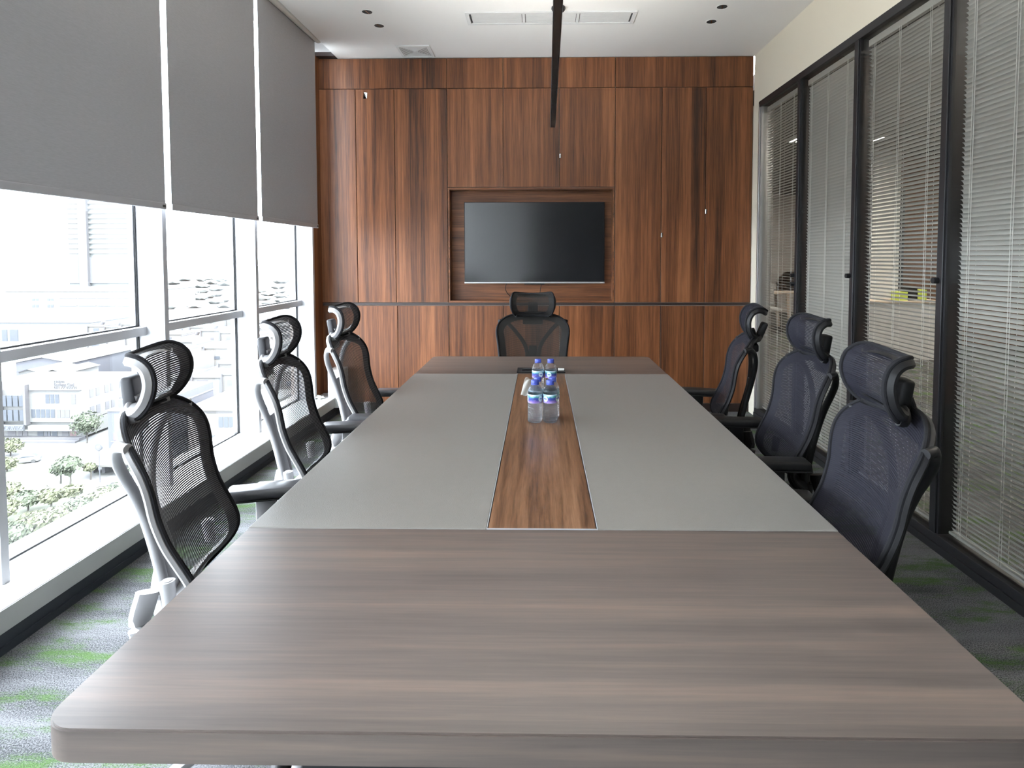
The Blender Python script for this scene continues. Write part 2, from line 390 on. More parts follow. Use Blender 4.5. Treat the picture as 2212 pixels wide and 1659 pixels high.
# ------------------------------------------------------------------ windows on the left
MY = [2.245 + 1.0095 * i for i in range(-4, 4)]          # mullion centres
zs, zh = .17, 3.44
b = BM(); wbox(b, -2.42, -2.0, YR, 5.53, zs - .09, zs, .004); struct('trim_7', b, M['sill'])
b = BM(); wbox(b, -2.001, -1.997, YR, 5.5, zs - .088, zs - .004); struct('trim_8', b, M['sill_face'])
b = BM(); wbox(b, -2.3, -2.008, YR, 5.53, 0, zs - .09); wbox(b, -2.01, -2.0, YR, 5.5, 0, .03); struct('baseboard_left', b, M['skirting'])
b = BM(); wbox(b, -2.42, -2.30, YR, 5.6, zh - .1, 3.7); struct('wall_left', b, M['white_paint'])
for i, yc in enumerate(MY[1:]):
    w = tag(empty('window_%d' % (i + 1), (wx(-2.25, yc - .5), yc - .5, zs)), kind='structure')
    L0 = -Vector(w.location)
    ya = MY[i] + .018
    b = BM(); wbox(b, -2.315, -2.143, yc - .018, yc + .018, zs, zh, .002); wbox(b, -2.325, -2.296, yc - .034, yc + .034, zs, zh)
    obj('mullion', b, M['mullion'], w, loc=L0)
    b = BM(); wbox(b, -2.305, -2.245, ya, yc - .018, 1.015, 1.062, .002); obj('transom', b, M['mullion'], w, loc=L0)
    for (za, zb) in ((zs, 1.015), (1.062, zh)):
        b = BM(); wbox(b, -2.303, -2.297, ya, yc - .018, za, zb); obj('pane', b, M['pane'], w, loc=L0)
        b = BM(); g = .008
        wbox(b, -2.31, -2.288, ya, yc - .018, za, za + g); wbox(b, -2.31, -2.288, ya, ya + g * .6, za, zb)
        wbox(b, -2.31, -2.288, yc - .018 - g, yc - .018, za, zb); wbox(b, -2.31, -2.288, ya, yc - .018, zb - g, zb)
        obj('gasket', b, M['gasket'], w, loc=L0)

# roller blinds
def roller(ya, yb, label, zb=1.694):
    A = -2.05
    t = thing('roller_blind', label, 'blind', (wx(A, (ya + yb) / 2), (ya + yb) / 2, zb), 0, 'grey roller blinds on the window wall')
    L0 = -Vector(t.location)
    b = BM(); wbox(b, A - .0006, A + .0006, ya, yb, zb + .01, 3.29); obj('fabric', b, M['blind'], t, loc=L0)
    b = BM(); wbox(b, A - .007, A + .007, ya - .002, yb + .004, zb, zb + .034, .004); h = obj('hem_bar', b, M['hem'], t, loc=L0)
    b = BM(); wbox(b, A + .0075, A + .009, yb - .03, yb - .008, zb + .010, zb + .022); obj('end_tag', b, M['dark_plastic'], h)
    b = BM(); cyl(b, (wx(A + .034, ya), ya, 3.295), (wx(A + .034, yb), yb, 3.295), .034, n=24); obj('tube', b, M['tube'], t, True, loc=L0)
    return t
roller(4.163, 5.145, 'grey roller blind nearest the wood wall, lowered past half the window')
roller(3.178, 4.108, 'middle grey roller blind between the two bright gaps')
roller(1.13, 2.11, 'added grey roller blind beside the camera, unseen, cutting the sky light')  # out of view, added to hold back high sky light
roller(0.10, 1.08, 'added grey roller blind level with the camera, unseen, cutting the sky light')  # out of view too, added for the same dimming
roller(2.165, 3.125, 'widest-looking grey roller blind, nearest the camera at top left')

# ------------------------------------------------------------------ glass partition on the right
PY = [5.37, 4.573, 3.757, 2.934, 2.105, 1.27, .44, -.39, -1.22, YR]
tilt = [6, 68, 27, 53, 45, 45, 45, 45, 45]
b = BM(); box(b, XR - .008, XR + .11, YR, 5.395, 2.762, 2.815, .003); struct('trim_9', b, M['black_metal'])
b = BM(); box(b, XR - .008, XR + .11, YR, 5.395, 0, .082, .003); box(b, XR - .016, XR, YR, 5.39, 0, .04, .002); struct('baseboard_right', b, M['black_metal'])
b = BM(); box(b, XR - .008, XR + .1, 5.365, 5.395, 0, 2.79, .002); box(b, XR - .002, XR + .1, 5.335, 5.35, .08, 2.76); struct('trim_10', b, M['silver'])
nm = ['open white venetian blind in the far glass bay, beside the wood wall', 'closed white venetian blind in the second glass bay from the wood wall',
      'half-open white venetian blind in the third glass bay, brown wall behind it', 'white venetian blind in the fourth glass bay, filling the right picture edge']
for i in range(9):
    ya, yb = PY[i + 1], PY[i]
    w = tag(empty('window_%d' % (i + 11), (XR, (ya + yb) / 2, .08)), kind='structure'); L0 = -Vector(w.location)
    b = BM(); box(b, XR - .006, XR + .10, ya - .022, ya + .022, .08, 2.765, .003); box(b, XR + .004, XR + .09, ya - .034, ya + .034, .08, 2.765)
    obj('post', b, M['black_metal'], w, loc=L0)
    for xx in (XR + .014, XR + .088):
        b = BM(); box(b, xx - .003, xx + .003, ya + .03, yb - .03, .08, 2.765); obj('pane', b, M['pane2'], w, loc=L0)
    if i > 3: continue
    lo, hi = ya + .075, yb - .06
    t = thing('venetian_blind', nm[i], 'blind', (XR + .05, (lo + hi) / 2, .09), 0, 'venetian blinds inside the glass partition'); L0 = -Vector(t.location)
    xc, wd, sp = XR + .05, .0258, .0222
    al = math.radians(tilt[i]); b = BM()
    z = .125
    while z < 2.70:
        rows = []
        for k in range(4):
            s = (k / 3 - .5) * wd; cam_ = .0034 * (1 - (2 * k / 3 - 1) ** 2)
            dx, dz = s * math.cos(al) + cam_ * math.sin(al), -s * math.sin(al) + cam_ * math.cos(al)
            rows.append((b.verts.new((xc + dx, lo, z + dz)), b.verts.new((xc + dx, hi, z + dz))))
        for p, q in zip(rows, rows[1:]): b.faces.new((p[0], q[0], q[1], p[1]))
        z += sp
    obj('slats', b, M['slat'], t, True, loc=L0)
    b = BM(); box(b, xc - .013, xc + .013, lo, hi, 2.705, 2.745, .002); obj('head_rail', b, M['slat'], t, loc=L0)
    b = BM(); box(b, xc - .013, xc + .013, lo, hi, .098, .112, .003); obj('bottom_rail', b, M['slat'], t, loc=L0)
    for fr in (.14, .52, .88):
        yy = lo + (hi - lo) * fr
        b = BM()
        for xx in (xc - .0155, xc + .0155): cyl(b, (xx, yy, .11), (xx, yy, 2.71), .0011, n=6)
        cyl(b, (xc - .0165, yy + .012, .11), (xc - .0165, yy + .012, 2.71), .0010, n=6)
        obj('ladder_cord', b, M['cord'], t, loc=L0)
for yy, zz, lb in ((4.60, 1.30, 'upper small black round knob on the far partition post'), (4.60, 1.235, 'lower small black round knob on the far partition post'),
                   (3.775, 1.322, 'small black round knob on the partition post behind the middle right chair'), (2.945, 1.325, 'largest black round knob, on the partition post nearest the camera')):
    b = BM(); cyl(b, (XR - .03, yy, zz), (XR - .006, yy, zz), .0145, .016, n=20)
    tag(obj('blind_knob', b, M['black_plastic'], smooth=True), lb, 'knob', 'black blind knobs on the partition posts')

# ------------------------------------------------------------------ ceiling fittings
def downlight(x, y, label):
    t = thing('downlight', label, 'ceiling light', (x, y, ZC), 0, 'unlit round downlights in the ceiling')
    b = BM(); lathe(b, [(.036, 0), (.044, -.001), (.045, -.003), (.040, -.005), (.036, -.003)], 28, cap=False); obj('trim_ring', b, M['white_paint'], t, True)
    b = BM(); lathe(b, [(.037, -.0036), (.030, -.0024), (.012, -.0016), (.001, -.0014)], 28, cap=True); obj('reflector', b, M['vent_dark'], t, True)
    b = BM(); box(b, -.0035, .0035, -.034, .034, -.0052, -.003); d = obj('divider', b, M['chrome'], t); d.rotation_euler[2] = -.25
downlight(-1.283, 4.499, 'upper left downlight of the pair above the blinds side')
downlight(-1.266, 4.764, 'lower left downlight of the pair, nearer the square vent')
downlight(1.325, 4.458, 'upper right downlight of the pair near the cream wall')
downlight(1.325, 4.731, 'lower right downlight of the pair, nearer the wood wall')
# square four-way diffuser
t = thing('air_diffuser', 'square white four-way air diffuser in the ceiling near the wood wall', 'vent', (-1.10, 5.355, ZC))
b = BM(); o_, i_ = .147, .122
for a in ((-o_, o_, -o_, -i_), (-o_, o_, i_, o_), (-o_, -i_, -i_, i_), (i_, o_, -i_, i_)): box(b, *a, -.009, 0, .002)
obj('frame', b, M['louvre'], t)
b = BM(); box(b, -i_, i_, -i_, i_, -.0015, -.0005); obj('backing', b, M['vent_dark'], t)
b = BM(); n = 9
for k in range(n):
    q = i_ - (k + .5) * (i_ - .014) / n; hw = .0036
    for s in (-1, 1): box(b, s * q - hw, s * q + hw, -q, q, -.0045, -.0016)
    for s in (-1, 1): box(b, -q, q, s * q - .0062, s * q + .0062, -.0050, -.0016)
box(b, -.016, .016, -.012, .012, -.007, -.001); obj('louvres', b, M['louvre'], t)
# long return grille
t = thing('ceiling_grille', 'long white three-section ceiling grille above the far end of the table', 'vent', (.08, 4.633, ZC))
b = BM(); X, Yw = .642, .118; fx = .028
for a in ((-X, X, -Yw, -Yw + fx), (-X, X, Yw - fx, Yw), (-X, -X + fx, -Yw + fx, Yw - fx), (X - fx, X, -Yw + fx, Yw - fx)): box(b, *a, -.010, 0, .002)
for xx in (-.205, .205): box(b, xx - .011, xx + .011, -Yw + fx, Yw - fx, -.009, 0, .002)
obj('frame', b, M['louvre'], t)
b = BM(); box(b, -X + fx, X - fx, -Yw + fx, Yw - fx, -.0014, -.0004); obj('backing', b, M['vent_dark'], t)
for sx in (-.41, 0, .41):
    b = BM(); k = -Yw + fx + .006
    while k < Yw - fx:
        box(b, sx - .19, sx + .19, k - .0072, k + .0072, -.0052, -.0018); k += .0165
    obj('blades', b, M['louvre'], t)
# slim pendant over the table
t = thing('pendant_light', 'slim black linear pendant light hanging lengthwise over the table', 'lamp', (.065, 2.45, 2.3))
b = BM(); box(b, -.016, .016, -1.56, 1.555, 0, .05, .002); obj('housing', b, M['black_metal'], t)
b = BM(); box(b, -.0125, .0125, -1.55, 1.545, -.002, .001)
lens, nt, bb = newmat('smoked_diffuser'); L = nt.links.new
tc = N(nt, 'TexCoord'); no = N(nt, 'TexNoise'); no.inputs['Scale'].default_value = 22; no.inputs['Detail'].default_value = 5
mp = N(nt, 'Mapping'); mp.inputs['Scale'].default_value = (.6, 1.4, 1); L(tc.outputs['Object'], mp.inputs[0]); L(mp.outputs[0], no.inputs['Vector'])
cr = N(nt, 'ValToRGB'); cr.color_ramp.elements[0].position = .45; cr.color_ramp.elements[0].color = (.006, .006, .006, 1); cr.color_ramp.elements[1].position = .75; cr.color_ramp.elements[1].color = (.07, .068, .06, 1)
L(no.outputs['Fac'], cr.inputs[0]); L(cr.outputs[0], bb.inputs['Base Color']); bb.inputs['Roughness'].default_value = .25
obj('diffuser', b, lens, t)
b = BM(); box(b, -.012, .012, -1.54, 1.535, .0502, .0515); obj('added_uplight_strip', b, emit('added_uplight', (1, .92, .78), 150), t)  # unseen glowing strip, added to brighten the ceiling
b = BM(); box(b, -.0172, -.0158, -1.56, 1.555, .0, .004); box(b, .0158, .0172, -1.56, 1.555, .0, .004); obj('edge_strip', b, M['silver'], t)
for yy in (-1.35, 1.35):
    b = BM(); cyl(b, (0, yy, .05), (0, yy, ZC - 2.31), .0012, n=6); obj('cable', b, M['black_plastic'], t)
b = BM(); lathe(b, [(.05, ZC - 2.3), (.052, ZC - 2.312), (.045, ZC - 2.325), (.01, ZC - 2.33)], 24); o = obj('canopy', b, M['black_metal'], t, True)
o.location = (.045, 2.0, 0)
t.rotation_euler[2] = -.0115

# ------------------------------------------------------------------ television
t = thing('television', 'large wall-mounted flat television in the wood niche, switched off', 'television', (-.055, YB + .11, 1.20))
b = BM(); box(b, -.655, .655, -.055, -.012, 0, .755, .004); obj('housing', b, M['black_plastic'], t)
b = BM(); box(b, -.649, .649, -.0562, -.054, .016, .750); obj('screen', b, M['screen'], t)
b = BM(); box(b, -.655, .655, -.058, -.02, -.004, .011, .003); bz = obj('bottom_bezel', b, M['silver'], t)
b = BM(); box(b, .612, .640, -.0592, -.0575, .001, .007); obj('logo_plate', b, M['cord'], bz)
b = BM(); box(b, -.095, .095, -.045, -.02, -.014, -.003, .002); obj('receiver_bar', b, M['black_plastic'], t)
b = BM(); sweep(b, spline([(-.26, -.012, .0), (-.275, -.01, -.05), (-.255, -.006, -.10), (-.20, .0, -.155)], 6), ellipse(.003, .003, 6), (0, 1, 0)); obj('cable', b, M['black_plastic'], t, True)
b = BM(); sweep(b, spline([(.075, -.012, .0), (.06, -.01, -.04), (.052, -.006, -.09), (.03, .0, -.155)], 6), ellipse(.003, .003, 6), (0, 1, 0)); obj('cable', b, M['black_plastic'], t, True)
b = BM(); box(b, -.3, .3, -.012, .012, .15, .6); obj('wall_bracket', b, M['black_metal'], t)
# paper sticker left on the cupboard door
b = BM(); vs = [b.verts.new(p) for p in ((-.018, 0, -.030), (.012, 0, -.030), (.017, -.002, -.024), (.020, 0, .024), (-.012, 0, .029))]
f = b.faces.new(vs); bmesh.ops.solidify(b, geom=[f], thickness=.0008)
st = tag(obj('sticker', b, M['paper']), 'small tilted white sticker near the top of the left cupboard', 'sticker'); st.location = (-1.606, YB - .0012, 2.927)
b = BM(); box(b, -.004, .004, -.0014, -.0006, -.008, .002); obj('printed_dot', b, M['dark_plastic'], st)
b = BM(); box(b, -.006, .008, -.0014, -.0006, .011, .016); obj('printed_line', b, M['hem'], st)

# ------------------------------------------------------------------ table
TZ = .75
TX0, TX1, TY0, TY1 = -.747, .752, .832, 4.138
t = thing('conference_table', 'long conference table with grey-brown wood ends, grey panels and a walnut centre strip', 'table', (0, 2.485, 0))
L0 = -Vector(t.location)
def rounded_slab(bm, x0, x1, y0, y1, z0, z1, corners, r=.055, n=8, bev=.004):
    pts = []
    def arc(cx, cy, a0):
        for k in range(n + 1):
            a = a0 + PI / 2 * k / n; pts.append((cx + r * math.cos(a), cy + r * math.sin(a)))
    if 'bl' in corners: arc(x0 + r, y0 + r, PI)
    else: pts.append((x0, y0))
    if 'br' in corners: arc(x1 - r, y0 + r, -PI / 2)
    else: pts.append((x1, y0))
    if 'tr' in corners: arc(x1 - r, y1 - r, 0)
    else: pts.append((x1, y1))
    if 'tl' in corners: arc(x0 + r, y1 - r, PI / 2)
    else: pts.append((x0, y1))
    lo = [bm.verts.new((p[0], p[1], z0)) for p in pts]; f = bm.faces.new(lo)
    g = bmesh.ops.extrude_face_region(bm, geom=[f]); up = [e for e in g['geom'] if isinstance(e, bmesh.types.BMVert)]
    for v in up: v.co.z = z1
    es = [e for e in bm.edges if e.verts[0].co.z > z1 - 1e-6 and e.verts[1].co.z > z1 - 1e-6]
    bmesh.ops.bevel(bm, geom=es, offset=bev, segments=2, affect='EDGES')
YS0, YS1 = 1.487, 3.505
b = BM(); rounded_slab(b, TX0, TX1, TY0, YS0 - .001, TZ - .05, TZ, ('bl', 'br'), bev=.003); o = obj('end_panel', b, M['end_wood'], t, True, loc=L0)
b = BM(); rounded_slab(b, TX0, TX1, YS1 + .001, TY1, TZ - .05, TZ, ('tl', 'tr'), bev=.003); o = obj('end_panel', b, M['end_wood'], t, True, loc=L0)
IX0, IX1 = -.136, .145
b = BM(); box(b, TX0, IX0 - .001, YS0, YS1, TZ - .05, TZ + .0008, .0025); obj('leather_panel', b, M['leather'], t, loc=L0)
b = BM(); box(b, IX1 + .001, TX1, YS0, YS1, TZ - .05, TZ + .0008, .0025); obj('leather_panel', b, M['leather'], t, loc=L0)
b = BM(); box(b, IX0 + .003, IX1 - .003, YS0 + .003, YS1, TZ - .045, TZ, .001); obj('inlay', b, M['inlay_wood'], t, loc=L0)
b = BM()
box(b, IX0 - .001, IX0 + .0006, YS0, YS1, TZ - .04, TZ + .0012); box(b, IX1 - .0006, IX1 + .001, YS0, YS1, TZ - .04, TZ + .0012); box(b, IX0, IX1, YS0, YS0 + .002, TZ - .04, TZ + .0012)
obj('inlay_trim', b, M['hem'], t, loc=L0)
for yy in (1.22, 3.52):
    b = BM(); box(b, -.50, .50, yy - .03, yy + .03, .03, TZ - .05, .004); box(b, -.56, .56, yy - .20, yy + .20, 0, .03, .006); obj('leg', b, M['black_metal'], t, loc=L0)
b = BM(); box(b, -.06, .06, 1.25, 3.49, .45, .62, .004); obj('stretcher', b, M['black_metal'], t, loc=L0)
b = BM(); cyl(b, (-.50, 1.0, .36), (-.56, .955, .0), .022, n=16); box(b, -.60, -.46, .95, 1.02, .0, .012); cyl(b, (-.50, 1.0, .36), (-.47, 1.2, TZ - .05), .02, n=16)
obj('brace', b, M['black_metal'], t, True, loc=L0)
# cable port and pens at its edge
t = thing('cable_port', 'black flip-up cable port set in the far end of the table, behind the bottles', 'cable port', (.004, 3.60, TZ))
b = BM(); box(b, -.145, .145, -.068, .068, 0, .010, .003); obj('lid', b, M['black_plastic'], t)
b = BM(); box(b, -.138, .138, -.060, -.052, .0095, .0108); obj('brush_strip', b, M['dark_plastic'], t)
def marker(x, y, rz, mbody, mcap, label):
    t = thing('marker_pen', label, 'pen', (x, y, TZ + .0085 + .010), rz)
    b = BM(); cyl(b, (-.065, 0, 0), (.03, 0, 0), .0083, n=16); obj('barrel', b, mbody, t, True)
    b = BM(); cyl(b, (.03, 0, 0), (.068, 0, 0), .0085, .0075, n=16); obj('cap', b, mcap, t, True)
marker(-.045, 3.565, .03, M['black_plastic'], M['dark_plastic'], 'black marker pen lying on the cable port, left of the bottles')
marker(.075, 3.556, .0, M['black_plastic'], M['paper'], 'marker pen with white cap on the cable port, right of the bottles')
# tissue
b = BM(); g = {}
cs = [Vector((-.083, 3.40, 0)), Vector((-.034, 3.33, 0)), Vector((-.047, 2.95, 0)), Vector((-.098, 2.945, 0))]
n = 10
for i in range(n + 1):
    for j in range(n + 1):
        u, v = i / n, j / n
        p = (1 - u) * (1 - v) * cs[0] + u * (1 - v) * cs[1] + u * v * cs[2] + (1 - u) * v * cs[3]
        p.z = .003 + .022 * max(0, math.sin(PI * v)) * (.4 + .6 * math.sin(2.2 * u + .4)) + .004 * math.sin(9 * u + 7 * v)
        g[i, j] = b.verts.new((p.x, p.y, p.z))
for i in range(n):
    for j in range(n): b.faces.new((g[i, j], g[i + 1, j], g[i + 1, j + 1], g[i, j + 1]))
bmesh.ops.solidify(b, geom=b.faces[:], thickness=.0015)
tag(obj('paper_napkin', b, M['paper'], smooth=True, loc=(0, 0, TZ)), 'crumpled white paper napkin lying left of the water bottles', 'napkin')
b = BM(); bmesh.ops.create_icosphere(b, subdivisions=3, radius=.03)
for v in b.verts: v.co *= 1 + .35 * math.sin(v.co.x * 190) * math.sin(v.co.y * 150 + v.co.z * 120); v.co.z *= .5; v.co.x *= 1.5
tag(obj('crumpled_tissue', b, M['paper'], loc=(-1.99, 5.29, zs + .016)), 'crumpled white tissue on the far end of the window sill', 'tissue')

# ------------------------------------------------------------------ water bottles
def clear_plastic():
    mt, nt, b = newmat('clear_bottle_plastic'); L = nt.links.new
    b.inputs['Base Color'].default_value = (.95, .97, 1, 1); b.inputs['Roughness'].default_value = .08
    b.inputs['Transmission Weight'].default_value = 1.0; b.inputs['IOR'].default_value = 1.33
    tc = N(nt, 'TexCoord'); mp = N(nt, 'Mapping'); mp.inputs['Scale'].default_value = (30, 30, 90); L(tc.outputs['Object'], mp.inputs[0])
    no = N(nt, 'TexNoise'); no.inputs['Scale'].default_value = 1; L(mp.outputs[0], no.inputs['Vector'])
    bp = N(nt, 'Bump'); bp.inputs['Strength'].default_value = .5; bp.inputs['Distance'].default_value = .004; L(no.outputs['Fac'], bp.inputs['Height']); L(bp.outputs[0], b.inputs['Normal'])
    tl = N(nt, 'BsdfTranslucent'); tl.inputs[0].default_value = (.9, .93, .97, 1); m0 = N(nt, 'MixShader'); m0.inputs[0].default_value = .22  # white translucency stands in for window light refracted by the water
    L(b.outputs[0], m0.inputs[1]); L(tl.outputs[0], m0.inputs[2])
    tr = N(nt, 'BsdfTransparent'); tr.inputs[0].default_value = (.93, .95, .97, 1); mx = N(nt, 'MixShader'); mx.inputs[0].default_value = .25
    L(m0.outputs[0], mx.inputs[1]); L(tr.outputs[0], mx.inputs[2]); L(mx.outputs[0], nt.nodes['Material Output'].inputs[0])
    return mt
def label_mat():
    mt, nt, b = newmat('bottle_label'); L = nt.links.new
    tc = N(nt, 'TexCoord'); sx = N(nt, 'SeparateXYZ'); L(tc.outputs['Object'], sx.inputs[0])
    mr = N(nt, 'MapRange'); mr.inputs['From Min'].default_value = .083; mr.inputs['From Max'].default_value = .122; L(sx.outputs['Z'], mr.inputs['Value'])
    no = N(nt, 'TexNoise'); no.inputs['Scale'].default_value = 60; L(tc.outputs['Object'], no.inputs['Vector'])
    ad = N(nt, 'Math', operation='MULTIPLY_ADD'); L(no.outputs['Fac'], ad.inputs[0]); ad.inputs[1].default_value = .5; 
    s = N(nt, 'Math', operation='SUBTRACT'); L(mr.outputs[0], s.inputs[0]); s.inputs[1].default_value = .25; L(s.outputs[0], ad.inputs[2])
    cr = N(nt, 'ValToRGB'); e = cr.color_ramp.elements
    e[0].position = 0; e[0].color = (.50, .42, .80, 1); e[1].position = 1; e[1].color = (.72, .85, .92, 1)
    for p, c in ((.22, (.28, .18, .55, 1)), (.42, (.04, .07, .33, 1)), (.6, (.06, .10, .40, 1)), (.72, (.05, .38, .27, 1)), (.84, (.35, .60, .75, 1))):
        q = e.new(p); q.color = c
    L(ad.outputs[0], cr.inputs[0]); L(cr.outputs[0], b.inputs['Base Color']); b.inputs['Roughness'].default_value = .3
    return mt
M['clear'] = clear_plastic(); M['label'] = label_mat(); M['emblem'] = mat('pale_emblem', (.62, .80, .86), .35, var=.1, scale=90)
M['ink'] = mat('blue_print', (.05, .10, .40), .5)
def text_mesh(s, size, mat_, parent, loc, rot, ext=.0002, name='lettering', align='CENTER'):
    c = bpy.data.curves.new(name, 'FONT'); c.body = s; c.size = size; c.extrude = ext; c.align_x = align; c.align_y = 'CENTER'
    tmp = bpy.data.objects.new(name, c); me = bpy.data.meshes.new_from_object(tmp); bpy.data.objects.remove(tmp)
    me.materials.clear(); me.materials.append(mat_)
    o = bpy.data.objects.new(name, me); COL.objects.link(o); o.parent = parent; o.location = loc; o.rotation_euler = rot
    return o
def bottle(x, y, rz, label):
    t = thing('water_bottle', label, 'bottle', (x, y, TZ), rz, 'water bottles on the walnut strip')
    prof = [(.010, .004), (.024, .0), (.029, .004), (.0305, .012), (.0305, .020)]
    z = .020
    while z < .078:
        prof += [(.0305, z + .003), (.0290, z + .006), (.0305, z + .009)]; z += .010
    prof += [(.0308, .082), (.0300, .084), (.0300, .121), (.0308, .123), (.0300, .130), (.0285, .137), (.024, .148), (.0165, .157), (.0125, .161), (.0125, .166)]
    b = BM(); lathe(b, prof, 28); obj('bottle_body', b, M['clear'], t, True)
    b = BM(); lathe(b, [(.0303, .0845), (.0306, .0855), (.0306, .1195), (.0303, .1205)], 32, cap=False); lb = obj('label', b, M['label'], t, True)
    for a in (PI * .0, PI * .62, PI * 1.25):
        b = BM()
        cen = b.verts.new((.0311 * math.cos(a), .0311 * math.sin(a), .102)); prev = None
        for q in (.5, 1.0):
            ring = []
            for k in range(18):
                th = 2 * PI * k / 18; aa = a + .40 * q * math.cos(th); ring.append(b.verts.new((.0311 * math.cos(aa), .0311 * math.sin(aa), .102 + .0125 * q * math.sin(th))))
            for k in range(18):
                if prev is None: b.faces.new((cen, ring[k], ring[(k + 1) % 18]))
                else: b.faces.new((prev[k], ring[k], ring[(k + 1) % 18], prev[(k + 1) % 18]))
            prev = ring
        obj('emblem', b, M['emblem'], lb)
        b = BM(); v = []
        for k in range(5):
            aa = a - .22 + .11 * k
            v.append((b.verts.new((.0313 * math.cos(aa), .0313 * math.sin(aa), .1005)), b.verts.new((.0313 * math.cos(aa), .0313 * math.sin(aa), .1045 - .0012 * (k % 2)))))
        for p, q in zip(v, v[1:]): b.faces.new((p[0], q[0], q[1], p[1]))
        obj('print', b, M['ink'], lb)
    b = BM(); n = 40; ring = []
    for zz, r in ((.158, .0158), (.1585, .0163), (.163, .0163), (.1635, .0155), (.1645, .0155), (.165, .0163), (.174, .0160), (.1765, .0150), (.177, .0135)):
        ring.append([b.verts.new(((r + (.0004 if i % 2 else 0)) * math.cos(2 * PI * i / n), (r + (.0004 if i % 2 else 0)) * math.sin(2 * PI * i / n), zz)) for i in range(n)])
    for p, q in zip(ring, ring[1:]):
        for i in range(n): b.faces.new((p[i], p[(i + 1) % n], q[(i + 1) % n], q[i]))
    b.faces.new(ring[-1]); b.faces.new(ring[0][::-1]); obj('cap', b, M['cap'], t, True)
    return t
bottle(-.0225, 2.481, -PI / 2 + .9, 'front left water bottle of the near group of four')
bottle(.0415, 2.481, -PI / 2 - .75, 'front right water bottle of the near group of four')
bottle(-.0120, 2.545, .8, 'second-row left water bottle, hidden behind the front left one')
bottle(.0515, 2.545, 2.1, 'second-row right water bottle, hidden behind the front right one')
bottle(-.0115, 3.00, -PI / 2 + .5, 'left water bottle of the far pair, standing before the cable port')
bottle(.0525, 3.00, -PI / 2 - .3, 'right water bottle of the far pair, standing before the cable port')

# ------------------------------------------------------------------ mesh office chairs
FO = .24                                     # distance of the back from the middle of the base
BP = [(0, -.005), (.08, .055), (.16, .088), (.24, .086), (.34, .060), (.46, .027), (.60, .006), (.72, 0), (.82, -.012), (.90, -.036), (.96, -.062), (1, -.088)]
BW = [(0, .150), (.05, .195), (.13, .220), (.26, .230), (.45, .236), (.65, .248), (.80, .261), (.88, .258), (.94, .240), (.975, .214), (1, .175)]
def smooth(tab, x):
    h = .035; return (interp(tab, x - h) + 2 * interp(tab, x) + interp(tab, x + h)) / 4
def back_surf(u, t):
    zt = 1.032 - .020 * abs(u) ** 2.5; z = .47 + t * (zt - .47)
    d = .040 if t > .5 else .03 + .02 * t
    return Vector((u * smooth(BW, t), smooth(BP, t) - d * (1 - u * u) - FO, z))
HP = [(0, -.052, -.048), (.10, -.030, -.036), (.24, -.006, -.006), (.38, .008, .030), (.52, .010, .062), (.66, .002, .092), (.79, -.016, .112), (.90, -.036, .123), (1, -.058, .125)]
HW = [(0, .120), (.12, .140), (.35, .155), (.6, .154), (.85, .144), (.95, .136), (1, .126)]
HY = .045
def head_surf(u, t):
    f = interp([(a, b_) for a, b_, c in HP], t); z = interp([(a, c) for a, b_, c in HP], t)
    return Vector((u * interp(HW, t), f - .036 * (1 - u * u) + HY, z - .012 * (1 - u * u) * t))
def sheet(surf, nu, nt_):
    bm = BM(); uv = bm.loops.layers.uv.new('UVMap'); g = {}; arc = [0.0]
    for j in range(1, nt_ + 1): arc.append(arc[-1] + (surf(0, j / nt_) - surf(0, (j - 1) / nt_)).length)
    co = {}
    for i in range(nu + 1):
        for j in range(nt_ + 1):
            u = 2 * i / nu - 1; v = bm.verts.new(surf(u, j / nt_)); g[i, j] = v; co[v] = (u * .25, arc[j])
    for i in range(nu):
        for j in range(nt_):
            f = bm.faces.new((g[i, j], g[i + 1, j], g[i + 1, j + 1], g[i, j + 1]))
            for lp in f.loops: lp[uv].uv = co[lp.vert]
    return bm
def rim(surf, sec, nu=16, nt_=40, cut=0.0):
    pr = [(-1, cut + (1 - cut) * j / nt_) for j in range(nt_ + 1)] + [(2 * i / nu - 1, 1) for i in range(1, nu)] + [(1, 1 - (1 - cut) * j / nt_) for j in range(nt_ + 1)] + [(1 - 2 * i / nu, cut) for i in range(1, nu)]
    path, nrm = [], []
    for u, t in pr:
        e = .01; uu = max(-.98, min(.98, u)); tt = max(e, min(1 - e, t))
        n = (surf(uu, tt + e) - surf(uu, tt - e)).cross(surf(uu + .02, tt) - surf(uu - .02, tt)).normalized()
        path.append(surf(u, t)); nrm.append(n)
    # soften the corners
    for _ in range(2):
        path = [(path[i - 1] + 2 * path[i] + path[(i + 1) % len(path)]) / 4 for i in range(len(path))]
        nrm = [(nrm[i - 1] + 2 * nrm[i] + nrm[(i + 1) % len(nrm)]).normalized() for i in range(len(nrm))]
    t0 = (path[6] - path[4]).normalized(); s = t0.cross(nrm[5])
    if s.dot(path[5] - Vector((0, path[5].y, path[5].z))) < 0: path.reverse(); nrm.reverse()
    bm = BM(); sweep(bm, path, sec, closed=True, ups=nrm); return bm
RIM_B = [(.001, -.003), (.006, -.007), (.007, -.016), (.0, -.021), (-.014, -.018), (-.046, -.008), (-.053, -.004), (-.042, -.0015), (-.004, -.001)]
RIM_H = [(.001, -.003), (.005, -.007), (.005, -.021), (-.002, -.028), (-.014, -.024), (-.036, -.008), (-.042, -.004), (-.032, -.0015), (-.003, -.001)]
PIPE = [(.0065 * math.cos(2 * PI * k / 8), .0065 * math.sin(2 * PI * k / 8)) for k in range(8)]
def Y(f): return f - FO
